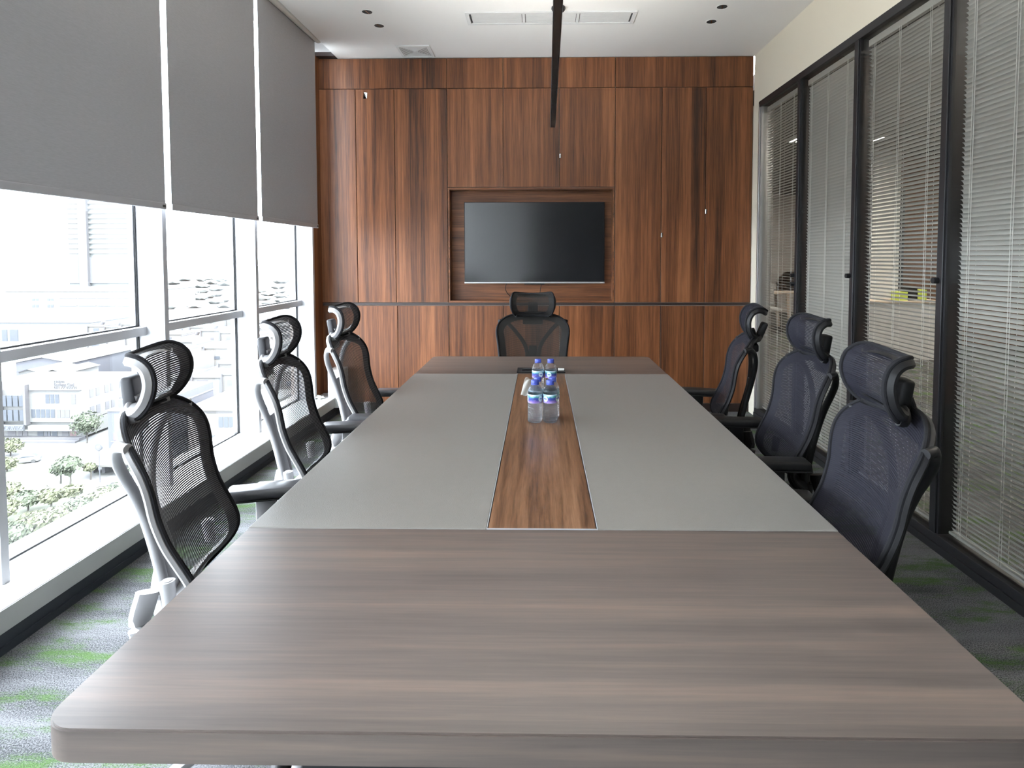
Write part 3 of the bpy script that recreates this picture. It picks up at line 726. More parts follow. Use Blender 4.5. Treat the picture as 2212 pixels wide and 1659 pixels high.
def make_chair(label, group, frame, net, arm_pad):
    t = thing('office_chair', label, 'chair', (0, 0, 0), 0, group)
    me = obj('backrest_mesh', sheet(back_surf, 20, 44), net, t, True)
    o = obj('back_frame', rim(back_surf, RIM_B), frame, t, True)
    obj('piping', rim(back_surf, PIPE), M['seat_fabric'], me, True)
    for s in (-1, 1):
        pts = [(s * .244, Y(-.052), .972), (s * .220, Y(-.084), .974), (s * .178, Y(-.106), .948), (s * .142, Y(-.116), .910), (s * .105, Y(-.117), .865), (s * .070, Y(-.112), .815), (s * .046, Y(-.102), .755), (s * .040, Y(-.086), .690), (s * .044, Y(-.068), .620), (s * .046, Y(-.052), .540), (s * .045, Y(-.04), .46)]
        b = BM(); pa = spline(pts, 6); n = len(pa)
        sweep(b, pa, ellipse(.0145, .0115, 14, .85), ups=[Vector((s * .25, 1, .15)).normalized()] * n, scales=[max(1.0 + .1 * i / (n - 1), 1.1 - 1.2 * i / (n - 1)) for i in range(n)])
        obj('support_arm', b, frame, t, True)
        b = BM(); cyl(b, (s * .190, Y(.010), .54), (s * .186, Y(.004), .605), .016, .019, n=18); cyl(b, (s * .186, Y(.004), .605), (s * .186, Y(.004), .608), .012, n=16); obj('pivot_knob', b, frame, t, True)
    b = BM(); pa = spline([(0, Y(-.108), .79), (0, Y(-.094), .72), (0, Y(-.072), .63), (0, Y(-.054), .54), (0, Y(-.035), .46), (0, Y(.02), .415), (0, Y(.14), .40)], 6)
    n = len(pa); sweep(b, pa, ellipse(.036, .012, 14, .7), ups=[Vector((0, 1, .05 + 1.2 * max(0, i / (n - 1) - .5))).normalized() for i in range(n)], scales=[.8 + .5 * i / (n - 1) for i in range(n)]); obj('back_column', b, frame, t, True)
    b = BM(); pa = spline([(-.06, Y(-.085), .52), (-.075, Y(-.10), .43), (-.05, Y(-.06), .36), (0, Y(.06), .36), (.05, Y(-.06), .36), (.075, Y(-.10), .43), (.06, Y(-.085), .52)], 6)
    sweep(b, pa, ellipse(.020, .030, 12, .8), ups=[Vector((0, 0, 1))] * len(pa)); obj('yoke', b, frame, t, True)
    # headrest: net, frame, bracket
    hb = rim(head_surf, RIM_H, 12, 24); h = obj('headrest', hb, frame, t, True, loc=(0, Y(-.075), 1.062))
    obj('headrest_mesh', sheet(head_surf, 16, 30), net, h, True); obj('piping', rim(head_surf, PIPE, 12, 24), M['seat_fabric'], h, True)
    b = BM(); vs = box(b, -.036, .036, -.066, -.034, -.045, .050, .010, 3)
    for v in vs: v.co.y -= .12 * max(0, v.co.z + .02)
    obj('headrest_bracket', b, M['dark_plastic'] if frame != M['black_plastic'] else frame, h, True)
    b = BM(); pa = spline([(-.122, HY - .046, -.037), (-.11, -.020, -.042), (-.06, -.046, -.036), (0, -.054, -.030), (.06, -.046, -.036), (.11, -.020, -.042), (.122, HY - .046, -.037)], 6)
    sweep(b, pa, ellipse(.010, .017, 12, .8), ups=[Vector((0, .3, 1)).normalized()] * len(pa)); obj('headrest_yoke', b, frame, h, True)
    b = BM(); pa = spline([(0, Y(-.112), 1.06), (0, Y(-.122), 1.03), (0, Y(-.124), .995), (0, Y(-.130), .96)], 6)
    sweep(b, pa, ellipse(.030, .010, 12, .7), ups=[Vector((0, 1, 0))] * len(pa)); obj('neck_post', b, frame, t, True)
    b = BM(); box(b, -.075, .075, Y(-.138), Y(-.112), .945, .985, .008, 2); obj('neck_block', b, frame, t, True)
    # seat, arms, base
    b = BM(); vs = box(b, -.25, .25, Y(.03), Y(.52), .405, .48, .034, 4)
    for v in vs:
        if v.co.z > .44: v.co.z -= .018 * (1 - min(1, abs(v.co.x) / .22) ** 2) - .25 * max(0, v.co.y - Y(.44)) * -.5
    obj('seat', b, M['seat_fabric'], t, True)
    b = BM(); box(b, -.13, .13, Y(.10), Y(.40), .36, .41, .015, 2); obj('mechanism', b, M['black_plastic'], t, True)
    for s in (-1, 1):
        b = BM(); box(b, -.044, .044, -.125, .135, -.014, .022, .014, 4)
        a = obj('armrest', b, arm_pad, t, True, loc=(s * .295, Y(.16), .638)); a['side'] = s
        b = BM(); box(b, -.018, .018, -.032, .032, -.32, -.010, .006, 2); obj('stem', b, frame, a, True)
        b = BM(); box(b, -.044, .044, -.12, .13, -.016, -.010, .002, 2); obj('pad_plate', b, M['black_plastic'], a, True)
        b = BM(); box(b, min(s * .10, s * .31), max(s * .10, s * .31), Y(.13), Y(.19), .365, .395, .008, 2); obj('arm_bracket', b, M['black_plastic'], t, True)
    b = BM(); cyl(b, (0, 0, .10), (0, 0, .27), .028, n=20); cyl(b, (0, 0, .25), (0, 0, .38), .017, n=20); obj('gas_lift', b, M['black_metal'], t, True)
    for k in range(5):
        a = 2 * PI * k / 5 + .3; d = Vector((math.cos(a), math.sin(a), 0))
        b = BM(); pa = [d * .02 + Vector((0, 0, .125)), d * .15 + Vector((0, 0, .112)), d * .30 + Vector((0, 0, .075))]
        sweep(b, pa, ellipse(.024, .020, 10, .8), (0, 0, 1), scales=[1.1, 1, .7]); lg = obj('base_leg', b, frame, t, True)
        p = d * .295; sd = Vector((-d.y, d.x, 0))
        b = BM()
        for q in (-1, 1): cyl(b, p + sd * q * .008 + Vector((0, 0, .028)), p + sd * q * .024 + Vector((0, 0, .028)), .028, n=18)
        cyl(b, p + Vector((0, 0, .03)), p + Vector((0, 0, .075)), .008, n=10); obj('caster', b, M['black_plastic'], lg, True)
    return t
def place(c, x, y, deg, label=None, tilt=0, arms=None, back=0):
    """deg: heading of the chair, (x, y) the middle of its back"""
    if label: c['label'] = label
    h = math.radians(deg)
    c.location = (x + FO * math.cos(h), y + FO * math.sin(h), 0); c.rotation_euler[2] = h - PI / 2
    for ch in c.children:
        if ch.name.startswith('headrest'): ch.rotation_euler[0] = math.radians(tilt); ch.location = ch.location + Vector((0, -back, 0))
        if arms and ch.name.startswith('armrest') and int(ch['side']) in arms:
            dx, dy, rz, dz = arms[int(ch['side'])]
            ch.location = ch.location + Vector((dx, dy, dz)); ch.rotation_euler[2] = math.radians(rz)
    return c
GL = 'grey-framed mesh chairs on the window side of the table'
GR = 'black mesh chairs on the partition side of the table'
M['arm_rubber'] = mat('dark_arm_rubber', (.045, .045, .05), .32, spec=.7)
A = make_chair('nearest grey-framed black mesh chair on the window side', GL, M['grey_plastic'], M['mesh_black'], M['arm_rubber'])
B2 = copy_tree(A); B3 = copy_tree(A)
place(A, -1.017, 1.67, 15.0, tilt=0, arms={1: (0, .05, 0, -.03)})
place(B2, -1.017, 2.463, 8.7, 'middle grey-framed black mesh chair on the window side, pale armrest showing', 0, {1: (.035, -.11, 4, -.045)})
place(B3, -.996, 3.205, 2.1, 'farthest grey-framed black mesh chair on the window side, near the wood wall', 4)
C1 = make_chair('nearest black mesh chair on the partition side, large headrest', GR, M['black_plastic'], M['mesh_blue'], M['black_plastic'])
C2 = copy_tree(C1); C3 = copy_tree(C1)
place(C1, .892, 1.653, 171.3, tilt=4, back=-.03)
place(C2, 1.09, 2.575, 176, 'middle black mesh chair on the partition side of the table', 4)
place(C3, 1.02, 3.21, 166.3, 'farthest black mesh chair on the partition side, side-on before the wood wall', 16, back=.03)
D = make_chair('black mesh chair at the head of the table, below the television', None, M['black_plastic'], M['mesh_dark'], M['black_plastic'])
place(D, -.055, 4.28, -90, tilt=0, back=-.03)

# ------------------------------------------------------------------ open-plan office beyond the partition
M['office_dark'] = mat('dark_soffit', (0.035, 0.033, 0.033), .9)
M['office_wall'] = mat('pale_office_wall', (0.62, 0.58, 0.56), .8, var=.03, scale=2)
M['office_column'] = mat('white_column', (0.80, 0.79, 0.77), .7)
M['office_wood'] = wood('office_wood', (.10, .055, .035), (.20, .115, .075), (.30, .18, .12), 'z', .8, .5, 9)
M['desk_wood'] = mat('pale_desk_wood', (.72, .60, .50), .5, var=.08, scale=9)
M['screen_felt'] = mat('beige_screen', (.66, .50, .40), .8)
M['white_plastic'] = mat('white_plastic', (.75, .75, .76), .4)
M['lime'] = mat('lime_green_card', (.55, .68, .10), .6)
M['lamp_on'] = emit('office_lamp', (1, .93, .84), 55)
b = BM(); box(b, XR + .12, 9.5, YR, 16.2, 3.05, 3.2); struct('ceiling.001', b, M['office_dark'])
b = BM(); box(b, XR + .1, 9.5, 15.6, 15.8, 0, 3.1); struct('wall_office_far', b, M['office_wall'])
b = BM(); box(b, 9.3, 9.5, YR, 15.8, 0, 3.1); struct('wall_office_right', b, M['office_wall'])
b = BM(); box(b, XR + .1, 9.5, YR - .12, YR, 0, 3.2); struct('wall_office_near', b, M['office_wall'])
b = BM(); box(b, -2.6, XR + .16, 6.15, 6.3, 0, 3.7); box(b, XR, XR + .16, 6.2, 15.7, 0, 3.1); struct('wall_office_left', b, M['office_wall'])
b = BM(); box(b, 5.75, 9.3, 9.7, 9.9, 0, 3.05); struct('wall_office_wood', b, M['office_wood'])
b = BM(); box(b, 5.05, 5.47, 9.2, 9.62, 0, 3.05, .01); struct('trim_11', b, M['office_column'])
b = BM(); box(b, 5.49, 5.72, 9.5, 9.7, 0, 2.5, .004); struct('trim_12', b, M['dark_plastic'])
def office_lamp(x, y, label):
    t = thing('ceiling_panel_light', label, 'ceiling light', (x, y, 3.05), 0, 'lit panel lights in the office beyond the glass')
    b = BM(); box(b, -.62, .62, -.17, .17, -.03, 0, .003); obj('housing', b, M['white_plastic'], t)
    b = BM(); box(b, -.58, .58, -.14, .14, -.034, -.029); obj('diffuser', b, M['lamp_on'], t)
for i, (x, y) in enumerate(((3.4, 2.2), (3.4, 5.2), (4.0, 8.2), (3.6, 11.2), (6.3, 3.2), (6.3, 7.2), (6.3, 12.6))):
    office_lamp(x, y, ['lit office panel light behind the right-hand blind', 'lit office panel light behind the half-open blind', 'lit office panel light before the white column',
        'lit office panel light over the far desk', 'lit office panel light deep behind the right-hand blind', 'lit office panel light before the brown office wall', 'lit office panel light in the far office corner'][i])
# desk with privacy screen
t = thing('office_desk', 'pale wood office desk with slanted legs seen through the far glass bay', 'desk', (5.05, 12.2, 0))
b = BM(); box(b, -.75, .85, -.35, .35, .715, .74, .004); obj('desktop', b, M['desk_wood'], t)
for sx in (-.15, .8):
    for sy, k in ((-1, -.30), (1, .30)):
        b = BM(); bm_ = box(b, -.03, .03, -.025, .025, 0, .715, .004)
        for v in bm_: v.co.x += sx - (.715 - v.co.z) * -.10; v.co.y += k
        obj('leg', b, M['desk_wood'], t)
t2 = thing('privacy_screen', 'rounded beige privacy screen standing on the office desk', 'desk screen', (5.33, 12.5, .74))
b = BM(); pts = [(-.42, 0), (.5, 0), (.5, .42)] + [(-.08 - .34 * math.sin(a), .10 + .32 * math.cos(a)) for a in [PI / 2 * k / 8 for k in range(9)]]
f = b.faces.new([b.verts.new((x, 0, z)) for x, z in pts]); bmesh.ops.solidify(b, geom=[f], thickness=.02); obj('panel', b, M['screen_felt'], t2)
t = thing('desk_telephone', 'white boxy desk machine on the left end of the office desk', 'office machine', (4.46, 12.1, .74))
b = BM(); box(b, -.12, .12, -.1, .1, 0, .17, .01); obj('body', b, M['white_plastic'], t); b = BM(); box(b, -.04, .04, -.105, -.098, .06, .11); obj('display', b, M['dark_plastic'], t)
b = BM(); lathe(b, [(.03, 0), (.034, .02), (.022, .06), (.026, .09), (.01, .10)], 14)
tag(obj('clay_pot', b, mat('terracotta', (.35, .13, .07), .7), smooth=True, loc=(5.17, 12.0, .74)), 'tiny terracotta ornament at the front edge of the office desk', 'ornament')
t = thing('wall_sign', 'small white sign with a bent arrow on the far office wall', 'sign', (5.78, 15.55, 1.2))
b = BM(); box(b, -.16, .16, -.012, 0, -.12, .12, .003); obj('board', b, M['white_plastic'], t)
b = BM(); box(b, -.08, .02, -.0135, -.012, .05, .07); box(b, .0, .02, -.0135, -.012, -.04, .05); obj('arrow', b, M['dark_plastic'], t)
t = thing('office_counter', 'white office counter before the white column, seen through the half-open blind', 'counter', (5.25, 8.6, 0))
b = BM(); box(b, -.7, .3, -.25, .25, 0, .80, .01); obj('cabinet', b, M['white_plastic'], t); b = BM(); box(b, -.75, .35, -.28, .28, .80, .83, .004); obj('worktop', b, M['desk_wood'], t)
for i, (x, c, lb) in enumerate(((-.18, 'lime', 'left lime green card box on the office counter'), (.08, 'lime', 'right lime green card box on the office counter'), (-.05, 'black_plastic', 'black box between the lime boxes on the office counter'))):
    b = BM(); box(b, -.06, .06, -.1, .1, 0, .12 + .03 * i, .004); tag(obj('box', b, M[c], loc=(5.25 + x, 8.5, .83)), lb, 'box')
t = thing('task_chair', 'small grey office chair on casters left of the slanted desk leg', 'chair', (4.35, 11.5, 0))
b = BM(); box(b, -.22, .22, -.22, .22, .42, .48, .03, 3); obj('seat', b, M['white_plastic'], t, True)
b = BM(); vs = box(b, -.2, .2, .17, .21, .52, .92, .03, 3); obj('backrest', b, M['white_plastic'], t, True)
b = BM(); cyl(b, (0, 0, .1), (0, 0, .43), .025); obj('gas_lift', b, M['black_metal'], t, True)
for k in range(5):
    a = 2 * PI * k / 5; d = Vector((math.cos(a), math.sin(a), 0)); b = BM()
    sweep(b, [Vector((0, 0, .12)), d * .28 + Vector((0, 0, .08))], ellipse(.02, .015, 8), (0, 0, 1)); cyl(b, d * .28 + Vector((-.02, 0, .03)), d * .28 + Vector((.02, 0, .03)), .03, n=12)
    obj('base_leg', b, M['black_plastic'], t, True)

# ------------------------------------------------------------------ the town below the window
GZ = -33.0
def gp(px, py):                              # where the ground lies in that direction
    d = R_ * ((px - CX) / F) + U_ * (-(py - CY) / F) + F_
    k = (GZ - HC) / d.z; return Vector((0, 0, HC)) + d * k
def at(px, py, Y):
    d = R_ * ((px - CX) / F) + U_ * (-(py - CY) / F) + F_
    return Vector((0, 0, HC)) + d * (Y / d.y)
M['asphalt'] = mat('pale_asphalt', (0.0686, 0.0673, 0.0673), .9, var=.12, scale=.12)  # outdoor tones below have haze and overexposure mixed into their base colours
M['lawn'] = mat('sunlit_lawn', (0.0647, 0.0686, 0.0488), .95, var=.3, scale=.25)
M['render'] = mat('white_render', (0.0779, 0.0779, 0.0759), .8, var=.04, scale=.4)
M['cream_render'] = mat('cream_render', (0.0713, 0.0673, 0.0620), .8, var=.04, scale=.4)
M['concrete'] = mat('grey_concrete', (0.0541, 0.0528, 0.0568), .8, var=.1, scale=.5)
M['slate'] = mat('slate_cladding', (0.0409, 0.0429, 0.0515), .6, var=.08, scale=.5)
M['steel_roof'] = mat('blue_grey_sheeting', (0.0541, 0.0581, 0.0647), .6, var=.06, scale=.2)
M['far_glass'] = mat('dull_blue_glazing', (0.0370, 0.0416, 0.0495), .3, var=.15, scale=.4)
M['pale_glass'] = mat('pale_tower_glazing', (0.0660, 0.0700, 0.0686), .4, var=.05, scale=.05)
M['red_panel'] = mat('red_panel', (0.0759, 0.0462, 0.0449), .6)
M['foliage'] = mat('tree_foliage', (0.0396, 0.0488, 0.0304), .8, var=.55, scale=.9)
M['foliage2'] = mat('yellow_green_foliage', (0.0607, 0.0660, 0.0383), .8, var=.5, scale=.9)
M['bark'] = mat('tree_bark', (0.0409, 0.0370, 0.0330), .9)
M['car_white'] = mat('white_car_paint', (0.0858, 0.0858, 0.0858), .3)
M['tyre'] = mat('tyre_rubber', (.03, .03, .03), .8)
b = BM(); box(b, -1600, 400, -200, 2600, GZ - 1, GZ); struct('ground', b, M['asphalt'])
b = BM(); box(b, -54, -8, -60, 45, GZ - .05, GZ + .05); struct('trim_15', b, mat('added_bounce_ground', (.62, .62, .61), .9, var=.08, scale=.3))  # unseen pale ground, added to bounce light up to the ceiling
def lawn(pts):
    b = BM(); f = b.faces.new([b.verts.new(gp(*p) + Vector((0, 0, .12))) for p in pts]); g = bmesh.ops.extrude_face_region(b, geom=[f])
    for v in g['geom']:
        if isinstance(v, bmesh.types.BMVert): v.co.z -= .12
    return b
struct('trim_13', lawn([(-80, 1010), (30, 1000), (110, 1012), (100, 1055), (160, 1085), (330, 1060), (420, 1120), (250, 1260), (-80, 1300)]), M['lawn'])
struct('trim_14', lawn([(95, 1045), (170, 1032), (185, 1048), (120, 1062)]), M['lawn'])
def hbox(bm, c, w, d, h, z0=0, dx=0, dy=0): box(bm, c.x + dx - w / 2, c.x + dx + w / 2, c.y + dy, c.y + dy + d, GZ + z0, GZ + z0 + h)

# shophouse with the lettered parapet
Yf = gp(100, 950).y
def fx(px): return at(px, 900, Yf).x
def fz(py): return at(100, py, Yf).z
t = thing('shophouse', 'long white four-storey shophouse with a lettered rooftop board, behind the nearest chair', 'building', (fx(60), Yf, GZ)); L0 = -Vector(t.location)
b = BM(); box(b, fx(-90), fx(178), Yf, Yf + 18, GZ + 3.4, fz(842)); box(b, fx(-90), fx(178), Yf + .5, Yf + 18, GZ + .6, GZ + 3.5); obj('walls', b, M['render'], t, loc=L0)
b = BM(); box(b, fx(68), fx(178), Yf - .3, Yf + .2, fz(842), fz(818)); pb = obj('sign_board', b, M['render'], t, loc=L0)
b = BM(); box(b, fx(68), fx(178), Yf - .34, Yf - .28, fz(842.6), fz(841.4)); box(b, fx(177.4), fx(178), Yf - .34, Yf - .28, fz(842), fz(818)); obj('board_edge', b, M['concrete'], pb)
for txt, yy, sz in (('Hakmi', 823, .78), ('Bodang Gad', 829.8, .78), ('081 77 455721', 836.6, .74)):
    text_mesh(txt, sz, M['concrete'], pb, (fx(122), Yf - .36, fz(yy)), (PI / 2, 0, 0), .03, 'lettering', 'LEFT')
b = BM(); box(b, fx(-90), fx(178), Yf - .7, Yf + .1, fz(929), fz(926.5)); box(b, fx(66), fx(160), Yf - .7, Yf + .1, fz(926.5), fz(918)); obj('canopy', b, M['render'], t, loc=L0)
b = BM(); box(b, fx(-90), fx(60), Yf - 1.1, Yf - .7, fz(927), fz(915.5)); sb = obj('shop_sign', b, M['steel_roof'], t, loc=L0)
text_mesh('ORVISO', 1.0, M['slate'], sb, (fx(19.5), Yf - 1.13, fz(921.3)), (PI / 2, 0, 0), .03, 'lettering', 'LEFT')
b = BM(); c0 = Vector((fx(15), Yf - 1.14, fz(921.3)))
for k in range(6):
    a0, a1 = PI / 3 * k, PI / 3 * (k + 1)
    f = [b.verts.new(c0 + Vector((r * math.cos(a), 0, r * math.sin(a)))) for r, a in ((.52, a0), (.52, a1), (.34, a1), (.34, a0))]; b.faces.new(f)
bmesh.ops.solidify(b, geom=b.faces[:], thickness=.05); obj('emblem', b, M['slate'], sb)
for px in (6, 62):
    b = BM(); box(b, fx(px - 2.6), fx(px + 2.6), Yf - .9, Yf + .2, fz(916), fz(830 if px > 10 else 824)); obj('pier', b, M['concrete'], t, loc=L0)
def window(xa, xb, ya, yb, Y, parent, n=1, m='far_glass', L=None):
    fr = None
    for k in range(n):
        a = xa + (xb - xa) * k / n + .12 * (xb - xa) / n; c = xa + (xb - xa) * (k + 1) / n - .10 * (xb - xa) / n
        b = BM(); box(b, a, c, Y - .06, Y + .1, yb, ya); o = obj('window', b, M[m], parent, loc=L)
for (a, c, u, v, n) in ((10, 61, 853, 876, 4), (10, 61, 884, 907, 4), (99, 130, 852, 871, 3), (154, 166, 852, 873, 1), (67, 120, 884, 902, 5), (122, 152, 885, 902, 3)):
    window(fx(a), fx(c), fz(u), fz(v), Yf - (.7 if c == 61 else 0), t, n, 'far_glass' if a < 110 else 'concrete', L0)
for (a, c, n, m) in ((8, 30, 1, 'concrete'), (32, 55, 2, 'concrete'), (73, 90, 1, 'far_glass'), (90, 104, 2, 'slate'), (105, 119, 1, 'far_glass'), (126, 145, 1, 'concrete'), (145, 160, 2, 'red_panel')):
    window(fx(a), fx(c), fz(931), fz(949), Yf + .5, t, n, m, L0)
b = BM(); box(b, fx(-90), fx(178), Yf - 1.0, Yf + .6, GZ, GZ + .6); box(b, fx(-90), fx(178), Yf - 2.0, Yf - .9, GZ, GZ + .3); obj('steps', b, M['concrete'], t, loc=L0)
for k in range(4):                           # windows along its receding flank
    y = Yf + 2 + k * 4
    for zz in (GZ + 4.2, GZ + 7.6):
        b = BM(); xx = fx(178); box(b, xx - .1, xx + .06, y, y + 1.0, zz, zz + 1.6); box(b, xx - .1, xx + .06, y + 1.6, y + 2.6, zz, zz + 1.6); obj('window', b, M['concrete'], t, loc=L0)
def gable(name, label, px0, px1, yb_, ytop, yeave, depth, mw, mr, group=None):
    g0 = gp((px0 + px1) / 2, yb_); Y = g0.y; xa, xb = at(px0, 559, Y).x, at(px1, 559, Y).x
    ze, zt = at(px0, yeave, Y).z, at(px0, ytop, Y).z
    t = thing(name, label, 'building', (g0.x, Y, GZ), 0, group); L0 = -Vector(t.location)
    b = BM(); v = [b.verts.new(p) for p in ((xa, Y, GZ), (xb, Y, GZ), (xb, Y, ze), ((xa + xb) / 2, Y, zt), (xa, Y, ze))]; f = b.faces.new(v)
    g = bmesh.ops.extrude_face_region(b, geom=[f])
    for q in g['geom']:
        if isinstance(q, bmesh.types.BMVert): q.co.y += depth
    obj('walls', b, mw, t, loc=L0)
    b = BM(); xm = (xa + xb) / 2; o = .6
    for s, e in ((xa - o, xm), (xb + o, xm)):
        zz = ze - o * (zt - ze) / (xm - xa)
        f = b.faces.new([b.verts.new(p) for p in ((s, Y - o, zz + .1), (e, Y - o, zt + .1), (e, Y + depth, zt + .1), (s, Y + depth, zz + .1))])
    bmesh.ops.solidify(b, geom=b.faces[:], thickness=.25); obj('roof', b, mr, t, loc=L0)
    return t
gable('warehouse', 'blue-grey gabled shed behind the lettered board, below the window rail', 25, 145, 848, 772, 783, 25, M['slate'], M['render'])
gable('warehouse', 'small white-roofed shed in front of the blue-grey gabled shed, left', 30, 78, 888, 798, 804, 10, M['render'], M['render'])
gable('warehouse', 'small white-roofed shed in front of the blue-grey gabled shed, right', 86, 132, 888, 799, 805, 10, M['render'], M['render'])
def block(name, label, px0, px1, yb_, ytop, depth, m, bands=(), wins=(), group=None, bm_='concrete'):
    g0 = gp((px0 + px1) / 2, yb_); Y = g0.y
    X = lambda p: at(p, 700, Y).x
    Z = lambda q: at(px0, q, Y).z
    t = thing(name, label, 'building', (g0.x, Y, GZ), 0, group); L0 = -Vector(t.location)
    b = BM(); box(b, X(px0), X(px1), Y, Y + depth, GZ, Z(ytop)); obj('walls', b, m, t, loc=L0)
    b = BM(); box(b, X(px0) - .3, X(px1) + .3, Y - .3, Y + depth, Z(ytop), Z(ytop) + .35); obj('roof', b, M['render'], t, loc=L0)
    for (a, c, u, v) in bands:
        b = BM(); box(b, X(a), X(c), Y - .15, Y + .1, Z(v), Z(u)); obj('opening_band', b, M[bm_], t, loc=L0)
    for (a, c, u, v, n) in wins: window(X(a), X(c), Z(u), Z(v), Y - .05, t, n, 'far_glass', L0)
    return t
block('warehouse', 'long flat blue-grey warehouse above the window rail at far left', -60, 195, 737, 697, 50, M['steel_roof'], wins=((2, 16, 712, 740, 1), (18, 40, 712, 740, 1)))
block('parking_building', 'white parking building with three dark open decks, under the faint tower', 14, 308, 672, 630, 60, M['render'],
      [(130 + 41 * k, 168 + 41 * k, u, v) for k in range(4) for u, v in ((644, 645.6), (658.5, 662), (674, 678))], [(70, 86, 645, 650, 2), (70, 86, 658, 664, 2), (70, 86, 674, 680, 2), (103, 118, 645, 650, 2), (103, 118, 658, 664, 2), (103, 118, 674, 680, 2)])
g0 = at(220, 640, 620); X = lambda p: at(p, 600, 620).x
t = thing('glass_tower', 'very faint tall glass tower rising behind the parking building', 'building', (g0.x, 620, GZ)); L0 = -Vector(t.location)
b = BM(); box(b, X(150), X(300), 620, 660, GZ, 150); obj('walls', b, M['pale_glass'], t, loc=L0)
b = BM(); box(b, X(178), X(196), 616, 622, GZ, 152); obj('lift_shaft', b, mat('lavender_cladding', (0.0634, 0.0634, 0.0673), .6), t, loc=L0)
for k in range(26):
    b = BM(); z = 6 + k * 5.2; box(b, X(149.5), X(300.5), 619, 622, z, z + 2.2); obj('floor_band', b, M['render'], t, loc=L0)
b = BM(); box(b, X(149), X(290), 618.5, 622, GZ + 8, 2); obj('podium', b, mat('podium_cladding', (0.0620, 0.0620, 0.0660), .7), t, loc=L0)
# dark house with canopy at the corner
g0 = gp(235, 1012); Y = g0.y; X = lambda p: at(p, 900, Y).x; Z = lambda q: at(218, q, Y).z
t = thing('corner_house', 'dark slate three-storey corner house behind the back of the nearest chair', 'building', (X(260), Y, GZ)); L0 = -Vector(t.location)
b = BM(); box(b, X(218), X(330), Y + 1.5, Y + 18, Z(975), Z(893)); box(b, X(228), X(330), Y + 3, Y + 18, Z(893), Z(873)); box(b, X(226), X(330), Y + 3, Y + 18, GZ, Z(975)); obj('walls', b, M['slate'], t, loc=L0)
b = BM(); box(b, X(216), X(332), Y + 1.3, Y + 18, Z(893), Z(890.5)); box(b, X(224), X(332), Y + 1.4, Y + 2, Z(961), Z(959)); obj('ledge', b, M['render'], t, loc=L0)
window(X(231), X(262), Z(900), Z(927), Y + 1.5, t, 3, 'pale_glass', L0); window(X(229), X(258), Z(941), Z(957), Y + 1.5, t, 3, 'red_panel', L0)
b = BM(); box(b, X(204), X(300), Y - 4, Y + 3, Z(990), Z(986)); obj('canopy', b, M['cream_render'], t, loc=L0)
b = BM(); box(b, X(208), X(300), Y - 2, Y + 3, Z(1000), Z(990)); box(b, X(213), X(218), Y - 2, Y - 1, GZ, Z(1000)); box(b, X(236), X(242), Y - 2, Y - 1, GZ, Z(1000)); obj('porch', b, M['concrete'], t, loc=L0)
g1 = at(213.5, 966, Y - 6)
t = thing('round_sign', 'round dark shop sign on a pole beside the corner house', 'sign', (g1.x, Y - 6, GZ)); L0 = -Vector(t.location)
b = BM(); cyl(b, (g1.x, Y - 6.1, g1.z), (g1.x, Y - 5.9, g1.z), .56, n=28); d = obj('disc', b, M['slate'], t, loc=L0)
b = BM(); cyl(b, (g1.x, Y - 6.16, g1.z), (g1.x, Y - 6.05, g1.z), .44, n=28); d2 = obj('face', b, M['concrete'], d)
for k, (wd, dz) in enumerate(((.5, .12), (.6, 0), (.4, -.12))):
    b = BM(); box(b, g1.x - wd / 2, g1.x + wd / 2, Y - 6.2, Y - 6.1, g1.z + dz - .035, g1.z + dz + .035); obj('script_line', b, M['render'], d)
b = BM(); cyl(b, (g1.x, Y - 6, GZ), (g1.x, Y - 6, g1.z - .5), .06); obj('pole', b, M['slate'], t, loc=L0)
# cream building seen between chair and mullion
block('cream_house', 'cream terraced house with two window rows, right of the nearest chair', 400, 560, 1000, 886, 14, M['cream_render'], [(440, 500, 890, 890.8)], [(466, 512, 900, 922, 4), (448, 492, 940, 962, 4), (452, 500, 975, 992, 4)])
# terraces climbing to the right in white
rnd = random.Random(3)
for r, Yr in enumerate((126, 142, 159, 177, 197, 219, 243)):
    x = -.765 * Yr + (2 if r else 12)
    while x < -.40 * Yr:
        h = 8.6 + rnd.uniform(-1.2, 1.6); wd = 6.4
        if rnd.random() < .9 and not (Yr < 190 and x < -.655 * Yr - 4) and not (r > 5 and x < -.715 * Yr) and not (r == 0 and x < -78):
            t = thing('terraced_house', 'bright white terraced house in the hazy town outside the windows', 'building', (x, Yr, GZ), 0, 'white terraced houses outside')
            b = BM(); box(b, -3.1, 3.1, 0, 10, 0, h); obj('walls', b, M['render'] if rnd.random() < .7 else M['cream_render'], t)
            b = BM(); box(b, -3.15, 3.15, -.25, 10, h, h + .3); obj('roof', b, M['render'], t)
            b = BM(); box(b, -3.2, -2.95, -.5, 10, .1, h + .8); obj('party_wall', b, M['concrete'], t)
            for zz in (1.0, 4.2, 7.0)[:2 if h < 8.6 else 3]:
                b = BM(); a0 = rnd.uniform(-2.2, -.5); box(b, a0, a0 + rnd.uniform(1.4, 2.6), -.06, .1, zz, zz + rnd.uniform(.7, 1.3)); obj('window', b, M[rnd.choice(('far_glass', 'concrete', 'steel_roof'))], t)
            if rnd.random() < .4:
                b = BM(); cyl(b, (rnd.uniform(-1.5, 1.5), 4, h + .3), (0, 4, h + 1.6), .7, n=12); obj('water_tank', b, M['concrete'], t)
        x += wd
